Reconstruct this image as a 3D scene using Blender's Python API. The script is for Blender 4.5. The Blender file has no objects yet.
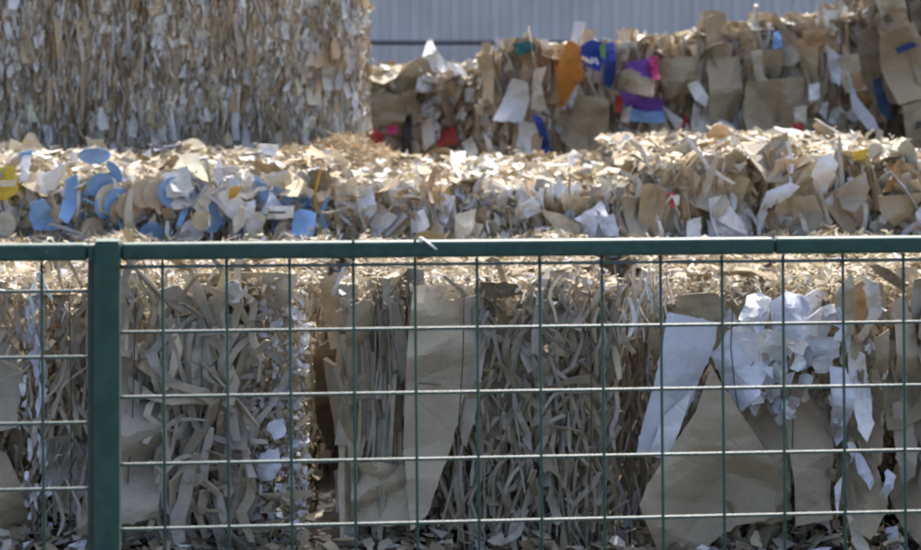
import bpy, math, numpy as np
from mathutils import Vector, Matrix, noise as mnoise
from mathutils.geometry import delaunay_2d_cdt

# ------------------------------------------------------------------ camera, sky, sun, exposure
scene = bpy.context.scene
C = scene.collection
R = math.radians
CAM_Z, HORIZON, FPX = 1.60, 55.0, 2077.0          # eye height, horizon row and focal length in photo pixels (921 wide)

cam_d = bpy.data.cameras.new('camera'); cam = bpy.data.objects.new('camera', cam_d); C.objects.link(cam)
cam.location = (0, 0, CAM_Z); cam.rotation_euler = (R(90), 0, 0)
cam_d.sensor_width = 36; cam_d.lens = 36 * FPX / 921
cam_d.shift_y = -(275 - HORIZON) / 921
cam_d.clip_start = 0.1; cam_d.clip_end = 600
cam_d.dof.use_dof = True; cam_d.dof.focus_distance = 4.65; cam_d.dof.aperture_fstop = 6.6
scene.camera = cam

SUN_EL, SUN_AZ = 54.0, 12.0                        # elevation; azimuth from +Y towards +X (behind the bales, to the right)
world = bpy.data.worlds.new('World'); scene.world = world; world.use_nodes = True
wn = world.node_tree.nodes; wl = world.node_tree.links; wn.clear()
sky = wn.new('ShaderNodeTexSky'); sky.sky_type = 'NISHITA'; sky.sun_disc = False
sky.sun_elevation = R(SUN_EL); sky.sun_rotation = R(SUN_AZ); sky.altitude = 50
sky.air_density = 0.75; sky.dust_density = 6.0; sky.ozone_density = 0.6
bg = wn.new('ShaderNodeBackground'); bg.inputs['Strength'].default_value = 0.15
wo = wn.new('ShaderNodeOutputWorld')
wl.new(sky.outputs[0], bg.inputs[0]); wl.new(bg.outputs[0], wo.inputs[0])

sun_d = bpy.data.lights.new('sun', 'SUN'); sun = bpy.data.objects.new('sun', sun_d); C.objects.link(sun)
sun_d.energy = 2.5; sun_d.angle = R(0.53); sun_d.color = (1.0, 0.965, 0.90)
sd = Vector((math.sin(R(SUN_AZ)) * math.cos(R(SUN_EL)), math.cos(R(SUN_AZ)) * math.cos(R(SUN_EL)), math.sin(R(SUN_EL))))
sun.rotation_euler = sd.to_track_quat('Z', 'Y').to_euler(); sun.location = (6, 14, 20)

vs = scene.view_settings
vs.view_transform = 'Standard'; vs.look = 'None'; vs.gamma = 1; vs.use_curve_mapping = False
vs.exposure = 1.3
scene.cycles.max_bounces = 6; scene.cycles.diffuse_bounces = 4

# ------------------------------------------------------------------ helpers
def W(px, py, Y):                                  # photo pixel on the plane at distance Y
    return np.array([(px - 460.5) / FPX * Y, Y, CAM_Z - (py - HORIZON) / FPX * Y])
def XP(px, Y): return (px - 460.5) / FPX * Y
def ZP(py, Y): return CAM_Z - (py - HORIZON) / FPX * Y

def link(name, data, parent=None, loc=(0, 0, 0)):
    o = bpy.data.objects.new(name, data); C.objects.link(o)
    o.parent = parent; o.location = loc
    return o
def tag(o, label=None, cat=None, group=None, kind=None):
    for k, v in (('label', label), ('category', cat), ('group', group), ('kind', kind)):
        if v: o[k] = v
    return o
def mesh(name, v, f, mat=None, smooth=False):
    m = bpy.data.meshes.new(name); m.from_pydata([tuple(map(float, p)) for p in v], [], [tuple(map(int, q)) for q in f])
    if mat: m.materials.append(mat)
    if smooth: m.polygons.foreach_set('use_smooth', [True] * len(m.polygons))
    m.update(); return m

def rotm(yaw, pitch, roll):                        # arrays -> (N,3,3): Rz(yaw) Rx(pitch) Ry(roll); a piece's face starts in the XZ plane
    yaw, pitch, roll = np.broadcast_arrays(*map(np.asarray, (yaw, pitch, roll)))
    n = yaw.shape[0]; z = np.zeros(n); o = np.ones(n)
    cy, sy, cp, sp, cr, sr = np.cos(yaw), np.sin(yaw), np.cos(pitch), np.sin(pitch), np.cos(roll), np.sin(roll)
    rz = np.array([[cy, -sy, z], [sy, cy, z], [z, z, o]]).transpose(2, 0, 1)
    rx = np.array([[o, z, z], [z, cp, -sp], [z, sp, cp]]).transpose(2, 0, 1)
    ry = np.array([[cr, z, sr], [z, o, z], [-sr, z, cr]]).transpose(2, 0, 1)
    return rz @ rx @ ry

# ------------------------------------------------------------------ materials
def new_mat(name):
    m = bpy.data.materials.new(name); m.use_nodes = True
    nt = m.node_tree; nt.nodes.clear()
    return m, nt.nodes, nt.links
def paper_mat(name, source, translucent=0.12, rough=0.75, bump=0.25, scale=30.0, crease=0.0, var=(0.72, 1.18)):
    m, n, l = new_mat(name)
    out = n.new('ShaderNodeOutputMaterial'); p = n.new('ShaderNodeBsdfPrincipled'); t = n.new('ShaderNodeBsdfTranslucent')
    mix = n.new('ShaderNodeMixShader'); mix.inputs[0].default_value = translucent
    if source == 'object':
        s = n.new('ShaderNodeObjectInfo'); col = s.outputs['Color']
    else:
        s = n.new('ShaderNodeAttribute'); s.attribute_name = 'Col'; col = s.outputs['Color']
    tc = n.new('ShaderNodeNewGeometry')
    nz = n.new('ShaderNodeTexNoise'); nz.inputs['Scale'].default_value = scale; nz.inputs['Detail'].default_value = 5
    l.new(tc.outputs['Position'], nz.inputs['Vector'])
    nz2 = n.new('ShaderNodeTexNoise'); nz2.inputs['Scale'].default_value = 7; nz2.inputs['Detail'].default_value = 3
    l.new(tc.outputs['Position'], nz2.inputs['Vector'])
    add = n.new('ShaderNodeMath'); add.operation = 'ADD'
    l.new(nz.outputs['Fac'], add.inputs[0]); l.new(nz2.outputs['Fac'], add.inputs[1])
    mr = n.new('ShaderNodeMapRange'); mr.inputs['From Min'].default_value = 0.6; mr.inputs['From Max'].default_value = 1.4
    mr.inputs['To Min'].default_value, mr.inputs['To Max'].default_value = var
    l.new(add.outputs[0], mr.inputs['Value'])
    mul = n.new('ShaderNodeVectorMath'); mul.operation = 'SCALE'
    l.new(col, mul.inputs[0]); l.new(mr.outputs['Result'], mul.inputs['Scale'])
    bp = n.new('ShaderNodeBump'); bp.inputs['Strength'].default_value = bump; bp.inputs['Distance'].default_value = 0.006
    l.new(nz.outputs['Fac'], bp.inputs['Height'])
    p.inputs['Roughness'].default_value = rough; p.inputs['Specular IOR Level'].default_value = 0.4
    if crease:
        vo = n.new('ShaderNodeTexVoronoi'); vo.feature = 'DISTANCE_TO_EDGE'; vo.inputs['Scale'].default_value = 3.6
        wp = n.new('ShaderNodeVectorMath'); wp.operation = 'MULTIPLY_ADD'; wp.inputs[1].default_value = (.012, .012, .012)
        l.new(nz2.outputs['Color'], wp.inputs[0]); l.new(tc.outputs['Position'], wp.inputs[2]); l.new(wp.outputs[0], vo.inputs['Vector'])
        cm = n.new('ShaderNodeMapRange'); cm.inputs['From Max'].default_value = .03; l.new(vo.outputs['Distance'], cm.inputs['Value'])
        b2 = n.new('ShaderNodeBump'); b2.inputs['Strength'].default_value = crease; b2.inputs['Distance'].default_value = .004
        l.new(cm.outputs['Result'], b2.inputs['Height']); l.new(bp.outputs[0], b2.inputs['Normal']); bp = b2
    for b in (p, t): l.new(bp.outputs[0], b.inputs['Normal'])
    l.new(mul.outputs[0], p.inputs['Base Color']); l.new(mul.outputs[0], t.inputs['Color'])
    l.new(p.outputs[0], mix.inputs[1]); l.new(t.outputs[0], mix.inputs[2]); l.new(mix.outputs[0], out.inputs[0])
    return m
M_PART = paper_mat('waste_paper_piece', 'object')
M_STUFF = paper_mat('waste_paper_shreds', 'attr', bump=0.1, rough=.85)
M_SHEET = paper_mat('kraft_sheet', 'object', translucent=0.04, bump=0.06, scale=60, crease=.35, var=(.88, 1.08))

def simple_mat(name, c1, c2, scale, rough, bump=0.2, metal=0.0, spec=0.5, dist=0.01, detail=6):
    m, n, l = new_mat(name)
    out = n.new('ShaderNodeOutputMaterial'); p = n.new('ShaderNodeBsdfPrincipled')
    g = n.new('ShaderNodeNewGeometry'); nz = n.new('ShaderNodeTexNoise')
    nz.inputs['Scale'].default_value = scale; nz.inputs['Detail'].default_value = detail
    l.new(g.outputs['Position'], nz.inputs['Vector'])
    cr = n.new('ShaderNodeValToRGB'); cr.color_ramp.elements[0].color = (*c1, 1); cr.color_ramp.elements[1].color = (*c2, 1)
    cr.color_ramp.elements[0].position = 0.35; cr.color_ramp.elements[1].position = 0.65
    l.new(nz.outputs['Fac'], cr.inputs[0]); l.new(cr.outputs[0], p.inputs['Base Color'])
    bp = n.new('ShaderNodeBump'); bp.inputs['Strength'].default_value = bump; bp.inputs['Distance'].default_value = dist
    l.new(nz.outputs['Fac'], bp.inputs['Height']); l.new(bp.outputs[0], p.inputs['Normal'])
    p.inputs['Roughness'].default_value = rough; p.inputs['Metallic'].default_value = metal
    p.inputs['Specular IOR Level'].default_value = spec
    l.new(p.outputs[0], out.inputs[0])
    return m
M_CORE = simple_mat('pressed_paper', (0.11, 0.085, 0.055), (0.27, 0.215, 0.15), 28, 0.9, 0.8, dist=0.03)
M_GROUND = simple_mat('yard_asphalt', (0.035, 0.034, 0.033), (0.075, 0.072, 0.066), 9, 0.9, 0.5)
M_GREEN = simple_mat('green_coated_steel', (0.014, 0.066, 0.048), (0.030, 0.090, 0.070), 45, 0.45, 0.05, spec=0.5)
M_GREY_GREEN = simple_mat('weathered_green_steel', (0.03, 0.062, 0.055), (0.045, 0.075, 0.065), 30, 0.5, 0.1)
M_WIRE = simple_mat('green_wire_glint', (0.03, 0.075, 0.065), (0.07, 0.12, 0.11), 160, 0.44, 0.2, spec=0.85, dist=0.002)  # horizontal wires: base colour lightened to carry the sun glint
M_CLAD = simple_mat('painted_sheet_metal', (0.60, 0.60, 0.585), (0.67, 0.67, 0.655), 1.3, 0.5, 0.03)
M_VWIRE = simple_mat('green_wire_no_glint', (0.010, 0.045, 0.032), (0.018, 0.065, 0.048), 120, 0.5, 0.2, spec=0.35, dist=0.002)  # same coating on the vertical wires, coloured darker because they catch no glint
M_STEEL = simple_mat('dull_steel', (0.09, 0.095, 0.10), (0.13, 0.135, 0.14), 12, 0.5, 0.1)
M_WHITE_PL = simple_mat('white_plastic', (0.75, 0.75, 0.74), (0.82, 0.82, 0.80), 20, 0.4, 0.02)

# ------------------------------------------------------------------ colours (linear base colours)
COL = dict(
    kraft=(0.39, 0.325, 0.217), kraft_dark=(0.225, 0.18, 0.115), kraft_light=(0.51, 0.44, 0.315), greybrown=(0.40, 0.36, 0.28),
    grey=(0.44, 0.41, 0.345), white=(0.75, 0.755, 0.735), bluewhite=(0.65, 0.68, 0.74), cream=(0.635, 0.585, 0.47), straw=(0.52, 0.435, 0.29),
    tan=(0.46, 0.355, 0.225), tan_light=(0.57, 0.465, 0.315), ginger=(0.47, 0.31, 0.16),
    blue=(0.23, 0.41, 0.70), deepblue=(0.035, 0.075, 0.34), yellow=(0.62, 0.47, 0.06), ochre=(0.58, 0.33, 0.06), orange=(0.70, 0.29, 0.06),
    purple=(0.20, 0.085, 0.42), pink=(0.62, 0.06, 0.20), red=(0.45, 0.06, 0.05), teal=(0.03, 0.13, 0.13), green=(0.16, 0.34, 0.09),
    lightblue=(0.24, 0.42, 0.68), dark=(0.06, 0.055, 0.05))
def colours(rng, n, pal, jit=0.16):
    names = [k for k, _ in pal]; w = np.array([x for _, x in pal], float); w /= w.sum()
    base = np.array([COL[k] for k in names])[rng.choice(len(names), n, p=w)]
    return np.clip(base * np.exp(rng.normal(0, jit, (n, 1))) * np.exp(rng.normal(0, 0.014, (n, 3))), 0.01, 0.85)

P_STRIP = [('greybrown', 5), ('kraft', 3), ('grey', 3), ('kraft_light', 2.5)]
P_KRAFT = [('kraft', 5), ('greybrown', 4), ('kraft_light', 2), ('kraft_dark', 2)]
P_FRAY = [('bluewhite', 4), ('white', 2), ('greybrown', 3), ('kraft', 3), ('cream', 1)]
P_CHIP = [('cream', 3.5), ('straw', 5), ('white', 1.6), ('kraft_light', 4), ('kraft', 4), ('kraft_dark', 1.5)]
P_CHIP2 = [('cream', 3.5), ('straw', 3), ('white', 2), ('tan', 2), ('kraft_light', 4), ('kraft', 4), ('kraft_dark', 2), ('bluewhite', 1)]
P_DARKBOX = [('kraft', 4), ('kraft_dark', 4), ('ginger', 1.5), ('tan', 2)]
P_MIX = [('cream', 5), ('white', 5), ('tan', 3), ('tan_light', 3.5), ('ginger', .8), ('bluewhite', 3), ('grey', 2), ('kraft_dark', .8)]
P_WALL = [('white', 3.2), ('cream', 2), ('kraft', 5), ('kraft_light', 3), ('kraft_dark', 2.5), ('grey', 3), ('bluewhite', 1)]
P_BACK = [('tan', 5), ('tan_light', 5), ('greybrown', 1.5), ('cream', 3), ('white', 2), ('bluewhite', 1), ('straw', 1)]
P_BLUEMIX = [('cream', 4), ('white', 5), ('tan', 2.5), ('tan_light', 2.5), ('ginger', .6), ('ochre', .3), ('blue', 2.2), ('grey', 2), ('kraft_dark', 1.2), ('bluewhite', 2)]
P_BOX = [('tan', 5), ('tan_light', 3.5), ('greybrown', 2), ('kraft_dark', 1), ('cream', 1.8), ('white', 1.4)]

# ------------------------------------------------------------------ piece shapes
def solid(ring_front, t):                          # polygon (n,3) with a centre -> thin solid, centre fan
    n = len(ring_front) - 1
    v = np.vstack([ring_front, ring_front + np.array([0, t, 0])]); k = n + 1; f = []
    for i in range(n):
        j = (i + 1) % n
        f += [(n, j, i), (k + n, k + i, k + j), (i, j, k + j, k + i)]
    return v, f
def flake_shape(rng, n=8, torn=0.3, bend=0.25):
    a = np.sort((np.arange(n) + rng.uniform(-.38, .38, n)) / n * 2 * np.pi)
    k = rng.uniform(2.0, 7.0); r = .5 / (np.abs(np.cos(a)) ** k + np.abs(np.sin(a)) ** k) ** (1 / k)   # between round and rectangular
    r *= np.where(rng.uniform(0, 1, n) < .3, rng.uniform(.42, .8, n), rng.uniform(1 - torn * .5, 1.05, n))
    x, z = r * np.cos(a), r * np.sin(a); x = np.append(x, rng.uniform(-.08, .08)); z = np.append(z, rng.uniform(-.08, .08))
    th = rng.uniform(0, np.pi); u = x * np.cos(th) + z * np.sin(th)
    y = bend * rng.uniform(-1, 1) * 2.4 * u ** 2 + rng.normal(0, 0.03, n + 1) + rng.choice([-1, 1]) * rng.uniform(.2, 2.4) * bend * np.abs(u - rng.uniform(-.15, .15))
    return np.stack([x, y, z], 1)
def kinked(rng, s, amp, k):
    y = rng.uniform(-1, 1) * s
    for _ in range(k): y = y + rng.uniform(-1, 1) * 1.6 * np.maximum(0, s - rng.uniform(-.35, .35))
    y = y - np.polyval(np.polyfit(s, y, 1), s) * .75
    return amp * y
def strip_shape(rng, st=7, w=0.068, t=0.018, wav=0.5, twist=0.55, kinks=2):
    s = np.linspace(-.5, .5, st)
    x = kinked(rng, s, wav, kinks) + .03 * wav * np.sin(5 * s + rng.uniform(0, 6)); y = kinked(rng, s, wav * .8, kinks)
    tw = twist * np.sin(2.0 * s + rng.uniform(0, 6.28)) + rng.uniform(-.3, .3)
    v = []
    ww = w * rng.uniform(.7, 1.3) * (1 + .15 * rng.normal(0, 1, st)) * np.where((s < -.45) | (s > .45), rng.uniform(.5, 1, st), 1)
    for i in range(st):
        c, d = np.cos(tw[i]), np.sin(tw[i])
        for (p, q) in ((-.5, -.5), (.5, -.5), (.5, .5), (-.5, .5)):
            a, b = p * ww[i], q * t
            v.append((x[i] + a * c - b * d, y[i] + a * d + b * c, s[i] + rng.normal(0, .006)))
    f = [(3, 2, 1, 0), tuple(4 * (st - 1) + k for k in range(4))]
    for i in range(st - 1):
        for k in range(4):
            j = (k + 1) % 4; f.append((4 * i + k, 4 * i + j, 4 * i + 4 + j, 4 * i + 4 + k))
    return np.array(v), f
def card_shape(rng, nx=4, nz=4):                   # torn rectangle of board, folded once, thin solid
    gx, gz = np.meshgrid(np.linspace(-.5, .5, nx), np.linspace(-.5, .5, nz)); x, z = gx.ravel().copy(), gz.ravel().copy()
    edge = (np.abs(x) > .49) | (np.abs(z) > .49)
    x += np.where(edge, rng.normal(0, .05, x.size), rng.normal(0, .05, x.size)); z += rng.normal(0, .05, z.size)
    th = rng.uniform(0, np.pi); u = x * np.cos(th) + z * np.sin(th)
    y = rng.uniform(.15, .8) * rng.choice([-1, 1]) * np.abs(u - rng.uniform(-.2, .2)) + rng.normal(0, .025, x.size)
    v2 = -x * np.sin(th) + z * np.cos(th); y += rng.uniform(-.5, .5) * np.maximum(0, v2 - rng.uniform(-.2, .3))
    k = nx * nz; a = np.stack([x, y, z], 1); v = np.vstack([a, a + [0, .02, 0]]); f = []
    for i in range(nz - 1):
        for j in range(nx - 1):
            p = i * nx + j; f.append((p, p + 1, p + nx + 1, p + nx)); f.append((k + p + nx, k + p + nx + 1, k + p + 1, k + p))
    loop = list(range(nx)) + [nx * (i + 1) + nx - 1 for i in range(nz - 1)] + list(range(nx * nz - 2, nx * (nz - 1) - 1, -1)) + [nx * i for i in range(nz - 2, 0, -1)]
    for i in range(len(loop)):
        p, q = loop[i], loop[(i + 1) % len(loop)]; f.append((q, p, k + p, k + q))
    return v, f
def disc_shape(n=14, t=.03):
    a = np.arange(n) / n * 2 * np.pi
    ring = np.stack([.5 * np.cos(a), .03 * np.cos(2 * a), .5 * np.sin(a)], 1)
    return solid(np.vstack([ring, [[0, 0, 0]]]), t)

rg = np.random.default_rng(11)
LIB = {}
LIB['flake'] = [mesh('paper_scrap', *solid(flake_shape(rg), 0.02), M_PART) for _ in range(26)]
LIB['chip'] = [mesh('paper_chip', *solid(flake_shape(rg, 6, .35, .3), 0.03), M_PART) for _ in range(14)]
LIB['strip'] = [mesh('cardboard_strip', *strip_shape(rg), M_PART, True) for _ in range(22)]
LIB['curl'] = [mesh('curled_strip', *strip_shape(rg, 8, .075, .015, .9, .6, 3), M_PART, True) for _ in range(16)]
LIB['shred'] = [mesh('paper_shred', *strip_shape(rg, 5, .045, .012, .3, .9, 1), M_PART, True) for _ in range(14)]
LIB['fold'] = [mesh('folded_sheet', *strip_shape(rg, 9, .05, .16, .12, .5, 3), M_PART, True) for _ in range(12)]
LIB['card'] = [mesh('cardboard_sheet', *card_shape(rg), M_PART) for _ in range(20)]
LIB['disc'] = [mesh('disc', *disc_shape(), M_PART)]
for key in ('strip', 'curl', 'shred', 'fold'):
    for m in LIB[key]:
        for p in m.polygons: p.use_smooth = len(p.vertices) == 4 and False
T_FLAKE = (np.array([flake_shape(rg, 6, .32, .25) for _ in range(24)]), np.array([(6, (i + 1) % 6, i) for i in range(6)]))
def ribbon(rng, st=5, w=.09):
    v, _ = strip_shape(rng, st, w, .0, .5, .8); return v.reshape(st, 4, 3)[:, :2].reshape(-1, 3)
T_RIB = (np.array([ribbon(rg) for _ in range(20)]), np.array([t for i in range(4) for t in ((2*i, 2*i+1, 2*i+3), (2*i, 2*i+3, 2*i+2))]))

def scatter(name, parent, tm, rng, pos, rot, scl, col, mat=None):
    """many small pieces as ONE mesh; positions in the parent's space"""
    T, F = tm; n = len(pos); k = rng.integers(0, len(T), n); mv = T.shape[1]
    v = np.einsum('nij,nmj->nmi', rot, T[k] * scl[:, None, :]) + pos[:, None, :]
    f = (F[None] + (np.arange(n) * mv)[:, None, None]).reshape(-1, 3)
    m = bpy.data.meshes.new(name); m.vertices.add(n * mv); m.vertices.foreach_set('co', v.ravel().astype(np.float32))
    m.loops.add(f.size); m.loops.foreach_set('vertex_index', f.ravel().astype(np.int32))
    m.polygons.add(len(f)); m.polygons.foreach_set('loop_start', np.arange(0, f.size, 3, dtype=np.int32))
    m.update(calc_edges=True)
    a = m.attributes.new('Col', 'FLOAT_COLOR', 'POINT')
    c = np.ones((n * mv, 4), np.float32); c[:, :3] = np.repeat(col, mv, 0); a.data.foreach_set('color', c.ravel())
    m.materials.append(mat or M_STUFF); m.validate()
    o = link(name, m, parent); o['kind'] = 'stuff'; return o

def strat(rng, n, x0, x1, z0, z1):                 # jittered grid points
    w, h = x1 - x0, max(z1 - z0, 1e-3); nx = max(1, int(round(math.sqrt(n * w / h)))); nz = max(1, int(math.ceil(n / nx)))
    i = rng.permutation(nx * nz)[:n]
    return x0 + (i % nx + rng.uniform(0, 1, len(i))) / nx * w, z0 + (i // nx + rng.uniform(0, 1, len(i))) / nz * h

def wob(x, y, s=0.0): return np.sin(7.1 * x + 3.3 * y + s) * .5 + np.sin(13.7 * x - 6.1 * y + 1.7 * s) * .3 + np.sin(3.1 * y + 17 * x + s * .6) * .2

def facets(V, cell, slope, r):                       # crumpled paper: random heights on a skewed lattice, straight creases between
    th = r.uniform(0, 6.28); m = np.array([[np.cos(th), -np.sin(th)], [np.sin(th) + .3, np.cos(th)]])
    U = V @ m / cell + r.uniform(0, 20, 2); U = U + .25 * np.sin(U[:, ::-1] * 1.7); H = r.normal(0, slope * cell, (97, 97)); I = np.floor(U).astype(int); f = U - I
    g = lambda i, j: H[(I[:, 0] + i) % 97, (I[:, 1] + j) % 97]; fx, fy = f[:, 0], f[:, 1]
    return np.where(fx + fy < 1, g(0, 0) + (g(1, 0) - g(0, 0)) * fx + (g(0, 1) - g(0, 0)) * fy, g(1, 1) + (g(0, 1) - g(1, 1)) * (1 - fx) + (g(1, 0) - g(1, 1)) * (1 - fy))

class Bale:
    def __init__(s, name, label, group, px0, px1, Y, depth, z0, z1, seed, slope=0.0, core_in=0.06, cat='bale', tiltz=0.0):
        s.Y, s.depth, s.z0, s.z1, s.slope, s.tiltz = Y, depth, z0, z1, slope, tiltz
        s.x0, s.x1 = XP(px0, Y), XP(px1, Y); s.xc = (s.x0 + s.x1) / 2
        s.rng = np.random.default_rng(seed); s.seed = seed
        s.org = np.array([s.xc, Y + depth / 2, z0])
        s.root = tag(link(name, None, None, s.org), label, cat, group); s.root.empty_display_size = .2
        # pressed core, uneven box with rounded edges
        w, d, h = (s.x1 - s.x0) / 2 - core_in * .6, depth / 2 - core_in, (z1 - z0) - core_in
        n = 14; v, f = [], []
        def side(o, a, b):
            st = len(v)
            for i in range(n + 1):
                for j in range(n + 1):
                    p = o + a * (i / n) + b * (j / n); q = np.abs(p) ** 6
                    r = (q.sum()) ** (1 / 6); p = p / r * (1.0 + .0)
                    P = np.array([p[0] * w, p[1] * d, (p[2] + 1) * (h + tiltz * p[0] * w) / 2])
                    P += (.018 * np.array(mnoise.noise_vector(Vector(P * 7) + Vector((seed, 0, 0)))))
                    if p[2] < -.95: P[2] = max(0.0, min(P[2], .01))
                    v.append(P)
            for i in range(n):
                for j in range(n):
                    k = st + i * (n + 1) + j; f.append((k, k + n + 1, k + n + 2, k + 1))
        e = np.eye(3)
        side(np.array([-1., -1, -1]), 2 * e[0], 2 * e[2]); side(np.array([1., 1, -1]), -2 * e[0], 2 * e[2])
        side(np.array([-1., 1, -1]), -2 * e[1], 2 * e[2]); side(np.array([1., -1, -1]), 2 * e[1], 2 * e[2])
        side(np.array([-1., -1, 1]), 2 * e[0], 2 * e[1]); side(np.array([-1., 1, -1]), 2 * e[0], -2 * e[1])
        link('pressed_core', mesh('pressed_core', v, f, M_CORE), s.root)
    lump = 0.0
    def yf(s, X, Z=0.0): return s.Y + s.slope * (X - s.xc) + s.lump * wob(X * .55, np.asarray(Z) * 2.1, s.seed)
    def put(s, lib, name, pos, rot, scl, col):
        i = int(s.rng.integers(0, len(LIB[lib]))); o = bpy.data.objects.new(name, LIB[lib][i]); C.objects.link(o)
        o.parent = s.root
        o.matrix_basis = Matrix.Translation(Vector(pos - s.org)) @ Matrix(rot.tolist()).to_4x4() @ Matrix.Diagonal((*scl, 1))
        o.color = (*map(float, col), 1); return o
    # separate pieces pressed into the front face; rectangle in photo pixels
    def front(s, lib, name, n, rect, size, pal, aspect=(1, 1), dep=(-.02, .05), roll=.3, pitch=.25, yaw=.5, jit=.16, lean=0.0):
        r = s.rng; px, py = strat(r, n, rect[0], rect[2], rect[1], rect[3]); n = len(px)
        X = XP(px, s.Y); Z = ZP(py, s.Y); Yy = s.yf(X, Z) + r.uniform(*dep, n)
        rm = rotm(r.normal(0, yaw, n), r.normal(0, pitch, n), r.normal(lean, roll, n)); sz = np.exp(r.uniform(np.log(size[0]), np.log(size[1]), n))
        asp = r.uniform(*aspect, n); col = colours(r, n, pal, jit)
        for i in range(n):
            if s.tiltz and Z[i] > s.z1 + s.tiltz * (X[i] - s.xc) - .02: continue
            s.put(lib, name, np.array([X[i], Yy[i], Z[i]]), rm[i], (sz[i] * asp[i], sz[i], sz[i]), col[i])
    # same, as one mesh of many small pieces
    def front_stuff(s, name, tm, n, rect, size, pal, aspect=(1, 1), dep=(0, .07), roll=.3, pitch=.3, yaw=.6, jit=.18, lean=0.0):
        r = s.rng; px, py = strat(r, n, rect[0], rect[2], rect[1], rect[3]); n = len(px)
        X = XP(px, s.Y); Z = ZP(py, s.Y)
        if s.tiltz: kp = Z < s.z1 + s.tiltz * (X - s.xc) - .01; X, Z = X[kp], Z[kp]; n = len(X)
        pos = np.stack([X, s.yf(X, Z) + r.uniform(*dep, n), Z], 1) - s.org
        sz = np.exp(r.uniform(np.log(size[0]), np.log(size[1]), n)); asp = r.uniform(*aspect, n)
        scatter(name, s.root, tm, r, pos, rotm(r.normal(0, yaw, n), r.normal(0, pitch, n), r.normal(lean, roll, n)), np.stack([sz * asp, sz, sz], 1), colours(r, n, pal, jit))
    def ztop(s, X, Y): return s.z1 + s.tiltz * (X - s.xc) + .036 * wob(X * .8, Y, s.seed)
    def top_stuff(s, name, n, size, pal, tilt=.38, rise=(-.035, .012), lib=None, yr=None, tm=T_FLAKE, front_spill=.03, asp=(.35, 1.0), jit=.16, xr=None):
        r = s.rng; xa, xb = xr or (s.x0, s.x1); ya, yb = yr or (s.Y - front_spill, s.Y + s.depth)
        X, Yy = strat(r, n, xa, xb, ya, yb); n = len(X)
        edge = np.clip((s.Y + .05 - Yy) / .08, 0, 1)
        Z = s.ztop(X, Yy) + r.uniform(*rise, n) - .05 * edge * r.uniform(0, 1, n) + .03 * np.clip(r.normal(0, .5, n), -1, 1.6) * (r.uniform(0, 1, n) < .2)
        rm = rotm(r.uniform(-3.14, 3.14, n), math.pi / 2 + r.normal(0, tilt, n), r.normal(0, tilt, n))
        sz = np.exp(r.uniform(np.log(size[0]), np.log(size[1]), n)); a = r.uniform(*asp, n); col = colours(r, n, pal, jit)
        pos = np.stack([X, Yy, Z], 1)
        if lib:
            for i in range(n): s.put(lib, name, pos[i], rm[i], (sz[i] * a[i], sz[i] * .6, sz[i]), col[i])
        else:
            scatter(name, s.root, tm, r, pos - s.org, rm, np.stack([sz * a, sz, sz], 1), col)
    def side_stuff(s, n, size, pal, asp=(.3, 1)):
        r = s.rng; Yy, Z = strat(r, n, s.Y, s.Y + s.depth, s.z0, s.z1); n = len(Z); sg = np.where(np.arange(n) % 2 == 0, 1, -1)
        X = np.where(sg > 0, s.x1, s.x0) - sg * r.uniform(0, .05, n)
        sz = np.exp(r.uniform(np.log(size[0]), np.log(size[1]), n))
        scatter('side_shreds', s.root, T_FLAKE, r, np.stack([X, Yy, Z], 1) - s.org, rotm(sg * math.pi / 2 + r.normal(0, .5, n), r.normal(0, .3, n), r.normal(0, .4, n)),
                np.stack([sz * r.uniform(*asp, n), sz, sz], 1), colours(r, n, pal))
    def stack(s, px, py, n, size, pal, yaw, pitch, roll, gap=.012, dep=-.05, asp=.6, lib='card', name='cardboard_sheet'):
        r = s.rng; p0 = W(px, py, s.Y); p0[1] = s.yf(p0[0]) + dep; col = colours(r, n, pal)
        rm = rotm(np.array([yaw]), np.array([pitch]), np.array([roll]))[0]; nn = rm @ np.array([0, 1, 0])
        for i in range(n):
            q = rotm(np.array([yaw + r.normal(0, .1)]), np.array([pitch + r.normal(0, .1)]), np.array([roll + r.normal(0, .12)]))[0]
            z = size * r.uniform(.75, 1.2); s.put(lib, name, p0 + nn * (i - n / 2) * gap + r.normal(0, .012, 3), q, (z * asp, z * .5, z), col[i])
    def stacks(s, k, rect, n, size, pal, dep=(-.08, .0), asp=(.4, .8), yaw=1.0, lib='card', name='cardboard_sheet', gap=(.008, .018), roll=.3, pitch=.25):
        r = s.rng; px, py = strat(r, k, rect[0], rect[2], rect[1], rect[3])
        for a, b in zip(px, py):
            s.stack(a, b, int(r.integers(*n)), r.uniform(*size), pal, r.choice([-1, 1]) * r.uniform(.3, yaw), r.normal(0, pitch), r.normal(0, roll), r.uniform(*gap), r.uniform(*dep), r.uniform(*asp), lib, name)
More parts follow.
